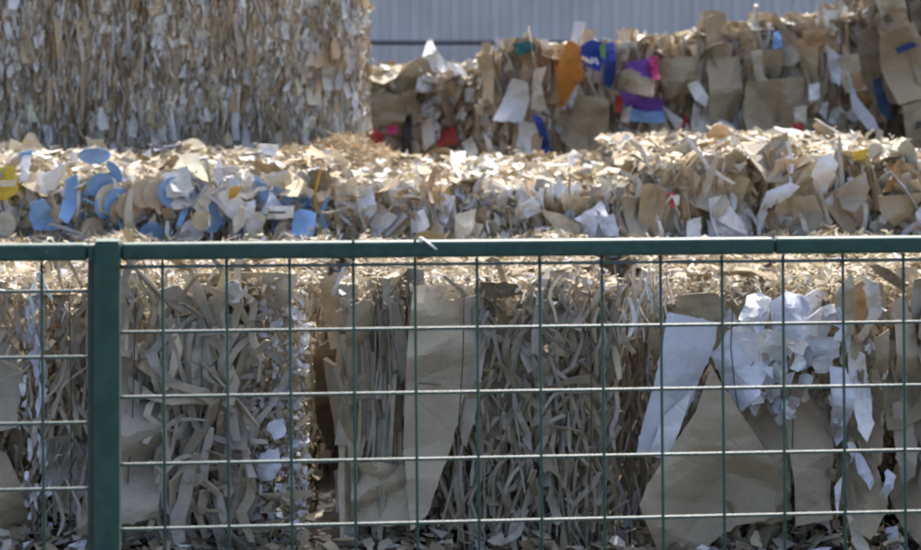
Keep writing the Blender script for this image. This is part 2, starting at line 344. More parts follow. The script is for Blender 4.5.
    # a large sheet with its own outline (photo pixels), tessellated, folded and wrinkled
    def sheet(s, name, pts, colour, dep=-.03, step=.013, folds=3, amp=.03, torn=.004, wr=.004, lift=0.0, label=None, mat=None, tilt=(0, 0), seed=None, thick=.0025, crum=.3, fine=1.0, creases=()):
        r = np.random.default_rng(s.seed * 100 + len(pts) + int(pts[0][0] * 7 + pts[0][1])) if seed is None else np.random.default_rng(seed)
        P = np.array([[XP(a, s.Y), ZP(b, s.Y)] for a, b in pts]); B = []
        for i in range(len(P)):
            a, b = P[i], P[(i + 1) % len(P)]; L = np.linalg.norm(b - a); kk = max(1, int(L / (step * 5)))
            key = [a] + [a + (b - a) * (j + r.uniform(-.25, .25)) / kk + r.normal(0, torn, 2) for j in range(1, kk)] + [b]
            for q0, q1 in zip(key[:-1], key[1:]):
                k = max(1, int(round(np.linalg.norm(q1 - q0) / step)))
                nv = np.array([q1[1] - q0[1], q0[0] - q1[0]]) / (np.linalg.norm(q1 - q0) + 1e-9)
                for j in range(k): B.append(q0 + (q1 - q0) * j / k + (nv * r.uniform(-.008, .003) * min(1, torn / .0015) * (j > 0 and r.uniform() < .2)))
        B = np.array(B); lo, hi = B.min(0), B.max(0)
        gx, gz = np.meshgrid(np.arange(lo[0], hi[0], step), np.arange(lo[1], hi[1], step)); G = np.stack([gx.ravel(), gz.ravel()], 1) + r.uniform(-.3, .3, (gx.size, 2)) * step
        x, z = G[:, 0:1], G[:, 1:2]; x1, z1 = B[:, 0], B[:, 1]; x2, z2 = np.roll(x1, -1), np.roll(z1, -1)
        cr = ((z1 > z) != (z2 > z)) & (x < (x2 - x1) * (z - z1) / (z2 - z1 + 1e-12) + x1); G = G[cr.sum(1) % 2 == 1]
        d = np.sqrt(((G[:, None] - B[None]) ** 2).sum(2)).min(1); G = G[d > step * .5]
        allp = [Vector(p) for p in np.vstack([B, G])]
        res = delaunay_2d_cdt(allp, [], [list(range(len(B)))], 1, 1e-6)
        V = np.array([(p.x, p.y) for p in res[0]]); F = [list(t) for t in res[2]]
        c = V.mean(0); ext = (hi - lo).max(); y = np.zeros(len(V))
        for i in range(folds):
            th = r.uniform(0, np.pi); u = (V - c - r.uniform(-.3, .3, 2) * (hi - lo)) @ np.array([np.cos(th), np.sin(th)])
            y += r.choice([-1, 1]) * amp * np.abs(u) / (ext * .5) * r.uniform(.5, 1)
        for sg, cnt in ((1, 5), (-1, 6)):
            sl = crum * r.normal(0, 1, (cnt, 2)); bb = r.normal(0, .25 * crum * ext, cnt)
            y += sg * ((V - c) @ sl.T + bb).max(1)
        y += tilt[0] * (V[:, 0] - c[0]) + tilt[1] * (V[:, 1] - c[1])
        off = s.seed + pts[0][0]
        if crum > 0 and wr > 0: y += facets(V, min(.16, ext * .45) if step < .02 else min(.2, ext * .45), crum, r) + facets(V, min(.055, ext * .3), .055 * fine ** .7, r)
        for (ax, ay), (bx, by), sl in creases:
            pa_, pb_ = np.array([XP(ax, s.Y), ZP(ay, s.Y)]), np.array([XP(bx, s.Y), ZP(by, s.Y)]); dd = (pb_ - pa_) / np.linalg.norm(pb_ - pa_)
            y += sl * np.maximum(0, (V - pa_) @ np.array([-dd[1], dd[0]]))
        y += np.array([wr * (mnoise.noise(Vector((a * 9, b * 9, off))) + .6 * abs(mnoise.noise(Vector((a * 23, b * 23, off))))) for a, b in V])
        y -= y.mean()
        co = np.stack([V[:, 0], s.yf(V[:, 0]) + dep + y, V[:, 1]], 1); mid = co.mean(0)
        m = mesh(name, co - mid, F, mat or M_SHEET, False); o = link(name, m, s.root, Vector(mid - s.org))
        cc = COL[colour] if isinstance(colour, str) else colour
        o.color = (*cc, 1)
        md = o.modifiers.new('thickness', 'SOLIDIFY'); md.thickness = thick; md.offset = 0
        if label: o['label'] = label
        return o

# ------------------------------------------------------------------ setting: yard ground, clad wall with rail
gv = [(-150, -60, 0), (150, -60, 0), (150, 250, 0), (-150, 250, 0)]
tag(link('ground', mesh('ground', gv, [(0, 1, 2, 3)], M_GROUND)), kind='structure')

def box(name, lo, hi, mat, parent=None, bev=.0):
    (x0, y0, z0), (x1, y1, z1) = lo, hi; c = Vector(((x0 + x1) / 2, (y0 + y1) / 2, (z0 + z1) / 2))
    v = [(x, y, z) for x in (x0, x1) for y in (y0, y1) for z in (z0, z1)]
    f = [(0, 1, 3, 2), (4, 6, 7, 5), (0, 4, 5, 1), (2, 3, 7, 6), (0, 2, 6, 4), (1, 5, 7, 3)]
    o = link(name, mesh(name, [Vector(p) - c for p in v], f, mat), parent, c - (parent.location if parent else Vector()))
    if bev:
        b = o.modifiers.new('bevel', 'BEVEL'); b.width = bev; b.segments = 2 if bev < .005 else 5; o.data.polygons.foreach_set('use_smooth', [bev >= .005] * 6); b.harden_normals = bev >= .005
    return o
def tube(name, a, b, rad, mat, parent=None, seg=10, stations=2, rib=0.0):
    a, b = Vector(a), Vector(b); d = (b - a); L = d.length; q = d.to_track_quat('Z', 'Y'); v, f = [], []
    for i in range(stations):
        rr = rad * (1 + (rib if i % 2 else -rib))
        for k in range(seg):
            t = 2 * math.pi * k / seg; v.append(q @ Vector((rr * math.cos(t), rr * math.sin(t), L * (i / (stations - 1) - .5))))
    for i in range(stations - 1):
        for k in range(seg):
            j = (k + 1) % seg; f.append((i * seg + k, i * seg + j, i * seg + seg + j, i * seg + seg + k))
    f += [tuple(range(seg - 1, -1, -1)), tuple((stations - 1) * seg + k for k in range(seg))]
    o = link(name, mesh(name, v, f, mat, True), parent, (a + b) / 2 - (parent.location if parent else Vector()))
    return o

# corrugated wall, one sheet per cladding panel
WY = 22.0
wall = tag(link('clad_wall', None, None, (0, WY, 0)), 'blue grey corrugated metal wall closing the yard behind the bales', 'wall')
per = .213; npan = 5
for p in range(-14, 14):
    xs, ys = [], []
    x0 = p * per * npan
    for k in range(npan):
        for u, dd in ((0, 0), (.46, 0), (.58, -.045), (.88, -.045)):
            xs.append(x0 + (k + u) * per); ys.append(dd)
    xs.append(x0 + npan * per + .004); ys.append(0)
    v = [(x - x0, y, z) for z in (0, 5.2) for x, y in zip(xs, ys)]; n = len(xs)
    v += [(x, y + .02, z) for x, y, z in v]
    f = [(i, i + 1, n + i + 1, n + i) for i in range(n - 1)] + [(2*n + i + 1, 2*n + i, 3*n + i, 3*n + i + 1) for i in range(n - 1)]
    link('cladding_panel', mesh('cladding_panel', v, f, M_CLAD), wall, (x0, .003 * (p % 2), 0))
rail = tag(link('guard_rail', None, None, (0, WY - .6, 0)), 'thin dark horizontal steel rail in front of the corrugated wall', 'rail')
zr = ZP(42.5, WY - .6)
tube('rail_bar', (-9, WY - .6, zr), (9, WY - .6, zr), .028, M_STEEL, rail)
for x in range(-9, 10, 3): tube('rail_post', (x + .4, WY - .6, 0), (x + .4, WY - .6, zr - .02), .024, M_STEEL, rail)

# ------------------------------------------------------------------ front row of bales (distance 6.6 m)
G1 = 'front row of paper bales behind the fence'
Y1, D1, H1 = 6.6, 1.75, .862

bA = Bale('waste_paper_bale', 'dark frayed paper bale left of the green fence post, front row', G1, -260, 50, Y1 + .02, D1, 0, H1, 1)
bA.front_stuff('fine_shreds', T_FLAKE, 1400, (-240, 285, 50, 545), (.02, .06), P_STRIP, aspect=(.3, .8), roll=.5)
bA.front('card', 'cardboard_sheet', 46, (-200, 300, 40, 545), (.08, .2), P_KRAFT, (.5, .9), (.0, .05), yaw=.35, pitch=.15)
bA.front('strip', 'cardboard_strip', 90, (-120, 285, 48, 530), (.09, .2), P_STRIP, (.9, 1.6), (-.03, .03), roll=.5)
bA.front('flake', 'paper_scrap', 60, (22, 270, 56, 545), (.02, .06), P_FRAY, (.3, .7), (-.05, .02), roll=.3)
bA.sheet('cardboard_sheet', [(-14, 445), (8, 452), (22, 480), (27, 515), (24, 545), (-20, 545)], 'kraft', -.05, amp=.03)
bA.sheet('cardboard_sheet', [(-20, 345), (14, 340), (24, 380), (20, 425), (-12, 430)], 'greybrown', -.03, amp=.03)
bA.front('flake', 'paper_scrap', 34, (33, 280, 46, 510), (.04, .11), [('bluewhite', 4), ('white', 2), ('grey', 1)], (.15, .4), (-.08, -.02), roll=.2, yaw=.6, pitch=.2)
bA.sheet('paper_strip', [(46, 268), (50, 266), (58, 282), (63, 294), (60, 295), (53, 282)], 'white', -.16, folds=0, amp=0, torn=.0005, tilt=(0, -.5))

bB = Bale('waste_paper_bale', 'bale of curly cardboard strips just right of the green fence post', G1, 52, 306, Y1, D1, 0, H1, 2)
bB.front_stuff('fine_shreds', T_FLAKE, 1500, (56, 285, 300, 545), (.02, .05), P_STRIP, aspect=(.3, .9), dep=(.03, .08), roll=.5)
bB.front('card', 'cardboard_sheet', 60, (56, 290, 250, 540), (.07, .16), P_STRIP, (.5, .9), (.02, .06), yaw=.3, pitch=.15)
bB.front('strip', 'cardboard_strip', 60, (52, 275, 100, 530), (.1, .25), P_STRIP, (.8, 1.4), (-.04, .04), roll=.35)
bB.front('strip', 'cardboard_strip', 60, (158, 295, 250, 525), (.22, .44), P_STRIP, (.9, 1.5), (-.06, .02), roll=.2, yaw=.35, pitch=.12)
bB.front('curl', 'curled_strip', 58, (162, 295, 258, 520), (.16, .36), [('grey', 3), ('kraft_light', 3), ('greybrown', 2)], (.9, 1.4), (-.09, -.02), roll=.6, yaw=.35, pitch=.15)
bB.front('strip', 'cardboard_strip', 14, (120, 285, 168, 330), (.14, .24), P_STRIP, (.9, 1.4), (-.06, -.02), roll=.12)
bB.sheet('cardboard_sheet', [(112, 330), (164, 322), (168, 420), (163, 510), (124, 514), (108, 420)], 'greybrown', -.025, folds=5, amp=.02, wr=.014)
bB.sheet('cardboard_sheet', [(154, 369), (187, 377), (190, 397), (160, 400)], 'grey', -.07, folds=1)
bB.sheet('cardboard_sheet', [(162, 315), (205, 318), (200, 352), (166, 360)], 'greybrown', -.04, folds=2)
bB.sheet('paper_scrap', [(166, 284), (184, 280), (196, 300), (186, 312), (176, 304)], 'grey', -.10, amp=.03, tilt=(.3, -.5), folds=1)
bB.sheet('paper_scrap', [(229, 279), (240, 275), (246, 292), (238, 300), (228, 298)], 'white', -.10, amp=.02, tilt=(-.2, -.6), folds=1)
bB.sheet('cardboard_sheet', [(196, 272), (300, 272), (292, 300), (262, 316), (240, 304), (205, 300)], 'kraft', -.01, folds=4, amp=.04)
bB.front_stuff('frayed_edge', T_FLAKE, 900, (244, 290, 307, 545), (.02, .05), P_FRAY, (.3, .8), (-.03, .05), roll=.9, yaw=.7, pitch=.5)
bB.front('flake', 'paper_scrap', 120, (246, 300, 306, 540), (.02, .055), P_FRAY, (.35, .9), (-.06, .03), roll=.8, yaw=.7, pitch=.6)
bB.front('chip', 'paper_chip', 70, (286, 285, 309, 540), (.015, .04), [('cream', 3), ('white', 2), ('kraft_light', 3), ('bluewhite', 2)], (.4, 1), (-.05, .1), roll=1, yaw=.9, pitch=.8)
bB.sheet('paper_scrap', [(264, 448), (280, 444), (284, 460), (276, 474), (262, 478), (258, 466)], 'bluewhite', -.08, amp=.02)
bB.sheet('paper_scrap', [(270, 420), (284, 416), (288, 428), (276, 436)], 'bluewhite', -.07, amp=.02)
bB.sheet('cardboard_sheet', [(236, 474), (258, 472), (262, 496), (240, 498)], 'kraft', -.06, amp=.01)

bC = Bale('waste_paper_bale', 'bale with one tall smooth brown sheet beside dense thin strips, front row middle', G1, 340, 616, Y1, D1, 0, H1, 3)
bC.front_stuff('fine_shreds', T_FLAKE, 1600, (352, 285, 614, 545), (.02, .055), P_STRIP, aspect=(.3, .8), dep=(.015, .06), roll=.4)
bC.sheet('cardboard_sheet', [(318, 282), (346, 272), (352, 300), (344, 346), (330, 352), (322, 320)], 'tan', .06, folds=3, amp=.04, seed=5, tilt=(-.6, .2))
bC.sheet('cardboard_sheet', [(334, 350), (352, 330), (350, 420), (344, 470), (332, 440)], 'kraft', .10, folds=3, amp=.03, seed=6, tilt=(-.8, 0))
bC.sheet('cardboard_sheet', [(308, 360), (330, 348), (336, 420), (322, 470), (310, 440)], 'kraft_dark', .30, folds=3, amp=.05, seed=7, tilt=(.5, 0))  # dark brown stands in for the shade deep in the gap
bC.sheet('cardboard_sheet', [(332, 478), (345, 474), (348, 512), (335, 516)], 'greybrown', .08, folds=1, amp=.02)
bC.front('fold', 'folded_sheet', 56, (346, 345, 418, 470), (.32, .6), P_STRIP, (.3, .8), (-.02, .06), roll=.05, yaw=.5, pitch=.05, jit=.12)
bC.front('fold', 'folded_sheet', 26, (374, 300, 412, 400), (.12, .26), [('grey', 3), ('greybrown', 3), ('kraft_dark', 3)], (.4, .9), (-.06, .0), roll=.09, yaw=.6, pitch=.1)
bC.sheet('cardboard_sheet', [(352, 300), (372, 296), (376, 360), (366, 440), (356, 480), (342, 420)], 'kraft', -.03, folds=2, amp=.03, tilt=(.5, 0))
bC.sheet('cardboard_sheet', [(352, 462), (378, 456), (412, 466), (420, 512), (390, 522), (354, 520)], 'kraft_light', -.045, folds=4, amp=.03)
bC.sheet('cardboard_sheet', [(414, 284), (446, 281), (477, 290), (474, 350), (462, 400), (452, 440), (440, 470), (428, 505), (412, 520), (404, 440), (408, 350)], (.45, .385, .275), -.085, folds=2, amp=.015, wr=.004, crum=.12, torn=.001, creases=[((416, 300), (440, 500), .35), ((470, 300), (420, 480), -.25), ((410, 320), (478, 345), .2)], label='tall smooth brown sheet pressed flat against the bale')
bC.sheet('cardboard_sheet', [(462, 296), (482, 292), (488, 330), (480, 390), (466, 440), (458, 420), (466, 360)], 'greybrown', -.06, folds=2, amp=.02, tilt=(-.3, 0))
bC.front('card', 'cardboard_sheet', 30, (470, 290, 610, 420), (.07, .17), P_STRIP, (.5, .9), (.0, .05), yaw=.3, pitch=.2)
bC.front('strip', 'cardboard_strip', 55, (474, 300, 612, 400), (.15, .3), P_STRIP, (.9, 2.2), (-.06, .02), roll=.4, yaw=.4)
bC.front('strip', 'cardboard_strip', 150, (448, 395, 612, 540), (.14, .32), P_STRIP, (.5, .95), (-.06, .02), roll=.17, yaw=.4, pitch=.12)
bC.front('card', 'cardboard_offcut', 60, (478, 300, 612, 540), (.06, .15), P_STRIP, (.14, .3), (-.06, .0), roll=.35, yaw=.5, pitch=.2)
bC.front('flake', 'cardboard_offcut', 60, (470, 300, 612, 540), (.05, .13), P_STRIP, (.2, .5), (-.07, .0), roll=.4, yaw=.6, pitch=.25)
bB.front('card', 'cardboard_offcut', 34, (165, 300, 255, 530), (.08, .18), P_STRIP, (.2, .45), (-.05, .01), roll=.35, yaw=.4, pitch=.2)
bC.front('curl', 'curled_strip', 40, (440, 385, 612, 535), (.12, .26), P_STRIP, (.7, 1.1), (-.08, -.01), roll=.6, yaw=.4)
bC.front('strip', 'cardboard_strip', 40, (552, 290, 612, 360), (.10, .2), P_STRIP, (.7, 1.3), (-.08, 0), roll=.35)
bC.front('shred', 'paper_shred', 210, (604, 300, 654, 545), (.1, .22), [('grey', 3), ('bluewhite', 1.4), ('kraft_dark', 4), ('greybrown', 2)], (1, 1.8), (.04, .22), roll=.12, yaw=.6)  # dark brown share paints in the shade of the recess between the bales
bC.front('shred', 'paper_shred', 60, (612, 280, 672, 330), (.06, .14), [('grey', 4), ('bluewhite', 3), ('greybrown', 2)], (1, 1.8), (-.04, .06), roll=.15, yaw=.6)
bC.sheet('paper_strip', [(345, 262), (348, 262), (337, 291), (333, 291)], 'white', -.13, folds=0, amp=0, tilt=(0, -.6), torn=.0005)
bC.sheet('cardboard_sheet', [(480, 279), (516, 281), (523, 292), (500, 297), (480, 292)], 'kraft_dark', -.06, folds=2, amp=.03, tilt=(0, -.6))

bD = Bale('waste_paper_bale', 'bale with crumpled white paper over large brown sheets, front row right', G1, 656, 876, Y1, D1, 0, H1 + .01, 4)
bD.front_stuff('fine_shreds', T_FLAKE, 1300, (650, 285, 876, 545), (.02, .06), P_KRAFT, aspect=(.3, .9), dep=(.01, .06), roll=.5)
bD.front('card', 'cardboard_sheet', 34, (650, 300, 876, 540), (.09, .2), P_KRAFT, (.5, .9), (.0, .05), yaw=.3, pitch=.15)
bD.sheet('cardboard_sheet', [(676, 292), (712, 290), (722, 298), (726, 326), (700, 324), (672, 312)], 'kraft', -.05, folds=1, amp=.03, tilt=(0, -.25))
bD.sheet('paper_sheet', [(664, 307), (684, 311), (714, 320), (712, 338), (700, 366), (688, 398), (672, 428), (664, 450), (650, 446), (634, 450), (640, 420), (650, 380), (658, 340)], 'bluewhite', -.11, folds=1, amp=.02, wr=.003, crum=.1, torn=.001, creases=[((676, 308), (650, 450), .5), ((700, 318), (655, 450), -.3)], label='long white paper sheet hanging at the bale corner', seed=21)
bD.sheet('paper_sheet', [(678, 392), (692, 372), (664, 452), (645, 447), (660, 410)], 'white', -.135, folds=1, amp=.02, torn=.001)
bD.sheet('paper_sheet', [(708, 352), (722, 326), (742, 318), (768, 330), (762, 366), (748, 388), (736, 404), (730, 398), (722, 382)], 'bluewhite', -.12, folds=4, amp=.045, wr=.014, fine=3.2, seed=22)
bD.sheet('paper_sheet', [(730, 312), (742, 292), (756, 290), (768, 296), (764, 318), (748, 326)], 'white', -.12, folds=3, amp=.05, wr=.012, fine=3.2, tilt=(.2, -.4))
bD.sheet('paper_sheet', [(764, 298), (778, 286), (800, 292), (818, 286), (828, 292), (832, 318), (824, 334), (806, 330), (786, 334), (768, 326)], 'bluewhite', -.10, folds=5, amp=.05, wr=.018, fine=3.2, seed=23, label='crumpled torn white paper along the bale top')
bD.sheet('paper_sheet', [(762, 324), (790, 330), (786, 352), (780, 380), (762, 384), (754, 372)], 'white', -.10, folds=6, amp=.05, wr=.02, torn=.01, fine=3.2)
bD.sheet('paper_sheet', [(788, 334), (830, 332), (834, 352), (812, 362), (790, 360)], 'bluewhite', -.085, folds=3, amp=.03, wr=.012, fine=3.2)
for k, q in enumerate([(752, 378, 774, 392), (764, 392, 786, 404), (742, 306, 760, 324), (816, 302, 834, 326), (780, 340, 792, 366), (770, 402, 788, 412)]):
    bD.front('flake', 'paper_scrap', 7, q, (.03, .07), [('white', 2), ('bluewhite', 3), ('grey', 1)], (.4, 1), (-.15, -.07), roll=1, yaw=.6, pitch=.5)
bD.front('flake', 'paper_scrap', 16, (724, 296, 832, 360), (.06, .13), [('white', 3), ('bluewhite', 5)], (.4, 1), (-.14, -.09), roll=.9, yaw=.28, pitch=.25)
bD.front('flake', 'paper_scrap', 26, (738, 350, 800, 404), (.03, .08), [('white', 3), ('bluewhite', 4), ('grey', 1), ('kraft', 1)], (.4, 1), (-.15, -.09), roll=.9, yaw=.6, pitch=.5)
bD.sheet('cardboard_sheet', [(705, 360), (783, 482), (770, 512), (735, 522), (686, 556), (660, 556), (633, 490), (640, 474), (690, 402)], (.45, .382, .27), -.12, folds=6, amp=.015, wr=.003, crum=.11, torn=.0012, creases=[((633, 486), (756, 436), .45), ((705, 362), (722, 540), -.35), ((655, 552), (783, 452), -.4), ((690, 402), (640, 520), .3)], label='large creased brown sheet spread across the lower bale face', seed=31)
bD.sheet('cardboard_sheet', [(698, 372), (706, 358), (714, 372), (712, 382), (704, 386)], (.55, .37, .2), -.105, folds=0, amp=0)
bD.sheet('cardboard_sheet', [(732, 400), (752, 396), (784, 414), (790, 470), (784, 486), (764, 452), (744, 428)], 'kraft', -.07, folds=4, amp=.04, wr=.014)
bD.sheet('cardboard_sheet', [(784, 366), (806, 362), (828, 368), (830, 440), (826, 512), (788, 516), (782, 440)], (.35, .295, .21), -.055, folds=3, amp=.02, wr=.01)
bD.sheet('cardboard_sheet', [(770, 480), (786, 474), (790, 516), (766, 520), (740, 522)], 'kraft', -.05, folds=4, amp=.04)
# torn upright pieces at the right end
bD.sheet('cardboard_sheet', [(826, 288), (844, 270), (852, 292), (848, 330), (838, 336), (832, 320)], 'kraft_light', -.10, folds=1, amp=.03, tilt=(.3, -.1))
bD.sheet('cardboard_sheet', [(846, 282), (858, 276), (862, 306), (858, 322), (848, 318)], (.5, .33, .17), -.07, folds=2, amp=.03)
bD.sheet('paper_sheet', [(856, 272), (872, 280), (876, 308), (866, 322), (858, 338), (852, 334), (862, 310)], 'cream', -.10, folds=3, amp=.05, wr=.016, fine=3)
bD.sheet('paper_sheet', [(846, 344), (862, 352), (866, 380), (864, 420), (856, 432), (848, 420), (844, 380)], 'white', -.09, folds=2, amp=.04, wr=.012, fine=3)
bD.sheet('paper_sheet', [(824, 362), (840, 364), (846, 390), (842, 436), (834, 444), (828, 420)], 'bluewhite', -.10, folds=2, amp=.04, tilt=(.5, 0), torn=.006)
bD.sheet('cardboard_sheet', [(862, 330), (878, 322), (882, 400), (876, 460), (864, 470), (866, 400)], 'kraft', -.07, folds=3, amp=.04)
bD.sheet('cardboard_sheet', [(838, 470), (852, 446), (870, 462), (880, 504), (862, 530), (846, 520)], 'kraft', -.09, folds=4, amp=.05)
bD.sheet('paper_sheet', [(848, 440), (856, 450), (868, 474), (862, 482), (850, 462)], 'bluewhite', -.12, folds=1, amp=.03)
bD.sheet('paper_sheet', [(880, 462), (888, 468), (880, 492), (872, 488)], 'bluewhite', -.12, folds=1, amp=.03)
bD.sheet('paper_strip', [(828, 480), (836, 470), (834, 494), (830, 508)], 'white', -.11, folds=1, amp=.01)
bD.sheet('cardboard_sheet', [(840, 500), (852, 520), (864, 545), (858, 552), (846, 536)], 'cream', -.12, folds=1, amp=.02)
bD.front('flake', 'paper_scrap', 46, (826, 330, 880, 500), (.03, .09), [('bluewhite', 3), ('kraft', 3), ('white', 1), ('kraft_light', 2)], (.25, .6), (-.12, -.02), roll=.3, yaw=.8, pitch=.3)

bE = Bale('waste_paper_bale', 'bale of upright folded brown sheets at the right edge, front row', G1, 886, 1180, Y1 + .05, D1, 0, H1 + .02, 5)
bE.front_stuff('fine_shreds', T_FLAKE, 1200, (884, 290, 1170, 545), (.02, .06), P_KRAFT, aspect=(.3, .8), dep=(.02, .09), roll=.4)
bE.front('card', 'cardboard_sheet', 60, (890, 290, 1170, 545), (.1, .24), P_KRAFT, (.4, .8), (-.03, .05), yaw=.35, pitch=.12)
bE.sheet('cardboard_sheet', [(884, 300), (896, 292), (910, 330), (916, 380), (904, 415), (892, 370)], 'kraft_light', -.06, folds=3, amp=.04)
bE.sheet('cardboard_sheet', [(908, 276), (934, 270), (944, 330), (930, 380), (914, 360), (906, 310)], 'greybrown', -.08, folds=2, amp=.04)
bE.sheet('cardboard_sheet', [(888, 400), (902, 396), (914, 430), (908, 470), (896, 478), (890, 440)], 'greybrown', -.07, folds=2, amp=.03)
bE.sheet('cardboard_sheet', [(896, 452), (930, 440), (940, 500), (922, 548), (896, 520), (886, 480)], 'kraft', -.09, folds=3, amp=.03)
bE.sheet('cardboard_sheet', [(912, 380), (940, 376), (942, 440), (916, 448), (908, 410)], 'kraft_dark', -.05, folds=3, amp=.03)
bE.sheet('paper_strip', [(881, 522), (892, 520), (894, 560), (884, 560)], 'bluewhite', -.1, folds=1, amp=.02)
bE.front('strip', 'cardboard_strip', 30, (884, 290, 1100, 540), (.12, .3), P_KRAFT, (.9, 1.8), (-.08, .0), roll=.2)
bE.sheet('cardboard_sheet', [(864, 262), (884, 266), (902, 282), (898, 288), (878, 276)], 'kraft_dark', -.07, folds=1, amp=.02, tilt=(0, -.5))

M_BALE_WIRE = simple_mat('rusty_wire', (0.03, 0.022, 0.018), (0.07, 0.05, 0.04), 60, 0.7, 0.2)
def bale_wire(b, path, dep=-.1):
    pts = [W(x, y, b.Y) + np.array([0, dep, 0]) for x, y in path]
    pts = [np.array([pts[0][0], b.Y + b.depth - .05, b.z1 + .02]), np.array([pts[0][0], b.Y - .02, b.z1 + .015])] + pts
    cu = bpy.data.curves.new('baling_wire', 'CURVE'); cu.dimensions = '3D'; cu.bevel_depth = .0019; cu.bevel_resolution = 1
    sp = cu.splines.new('POLY'); sp.points.add(len(pts) - 1)
    for q, p in zip(sp.points, pts): q.co = (*(p - b.org), 1)
    me_o = bpy.data.objects.new('tmp', cu); C.objects.link(me_o); dg = bpy.context.evaluated_depsgraph_get()
    me = bpy.data.meshes.new_from_object(me_o.evaluated_get(dg)); bpy.data.objects.remove(me_o); bpy.data.curves.remove(cu)
    me.materials.clear(); me.materials.append(M_BALE_WIRE); link('baling_wire', me, b.root)
bale_wire(bB, [(139, 292), (138, 350), (136, 420), (132, 470), (130, 512)], -.075)
bale_wire(bB, [(74, 292), (76, 400), (75, 520)], -.08)
bale_wire(bC, [(464, 290), (463, 350), (460, 400), (456, 452)], -.125)
bale_wire(bC, [(588, 290), (590, 400), (587, 520)], -.09)
bale_wire(bD, [(726, 300), (724, 340), (728, 380), (733, 410)], -.165)
bale_wire(bD, [(783, 372), (787, 420), (785, 480)], -.12)
for b in (bA, bB, bC, bD, bE):
    wd = b.x1 - b.x0
    b.top_stuff('top_chips', int(3400 * wd), (.012, .05), P_CHIP, tilt=.75)
    b.top_stuff('top_shreds', int(2400 * wd), (.035, .11), P_CHIP, tilt=.42, tm=T_RIB, asp=(.6, 1.3))
    b.top_stuff('paper_chip', int(70 * wd), (.04, .085), P_CHIP, tilt=.4, lib='chip', yr=(b.Y - .02, b.Y + 1.2))
    b.top_stuff('cardboard_strip', int(24 * wd), (.08, .16), P_CHIP, tilt=.35, lib='strip', yr=(b.Y - .05, b.Y + .5), asp=(.6, 1))
    b.top_stuff('cardboard_sheet', int(26 * wd), (.07, .17), P_KRAFT + [('cream', 3)], tilt=.35, lib='card', yr=(b.Y - .03, b.Y + 1.0), asp=(.4, .9), rise=(-.02, .02))
    b.side_stuff(700, (.03, .08), P_KRAFT)
    # chips hanging over the top edge
    b.front_stuff('edge_chips', T_FLAKE, int(420 * wd), (460.5 + b.x0 / b.Y * FPX, 276, 460.5 + b.x1 / b.Y * FPX, 302), (.012, .035), P_CHIP, (.3, .9), (-.07, .02), roll=1, pitch=.8, yaw=.8)

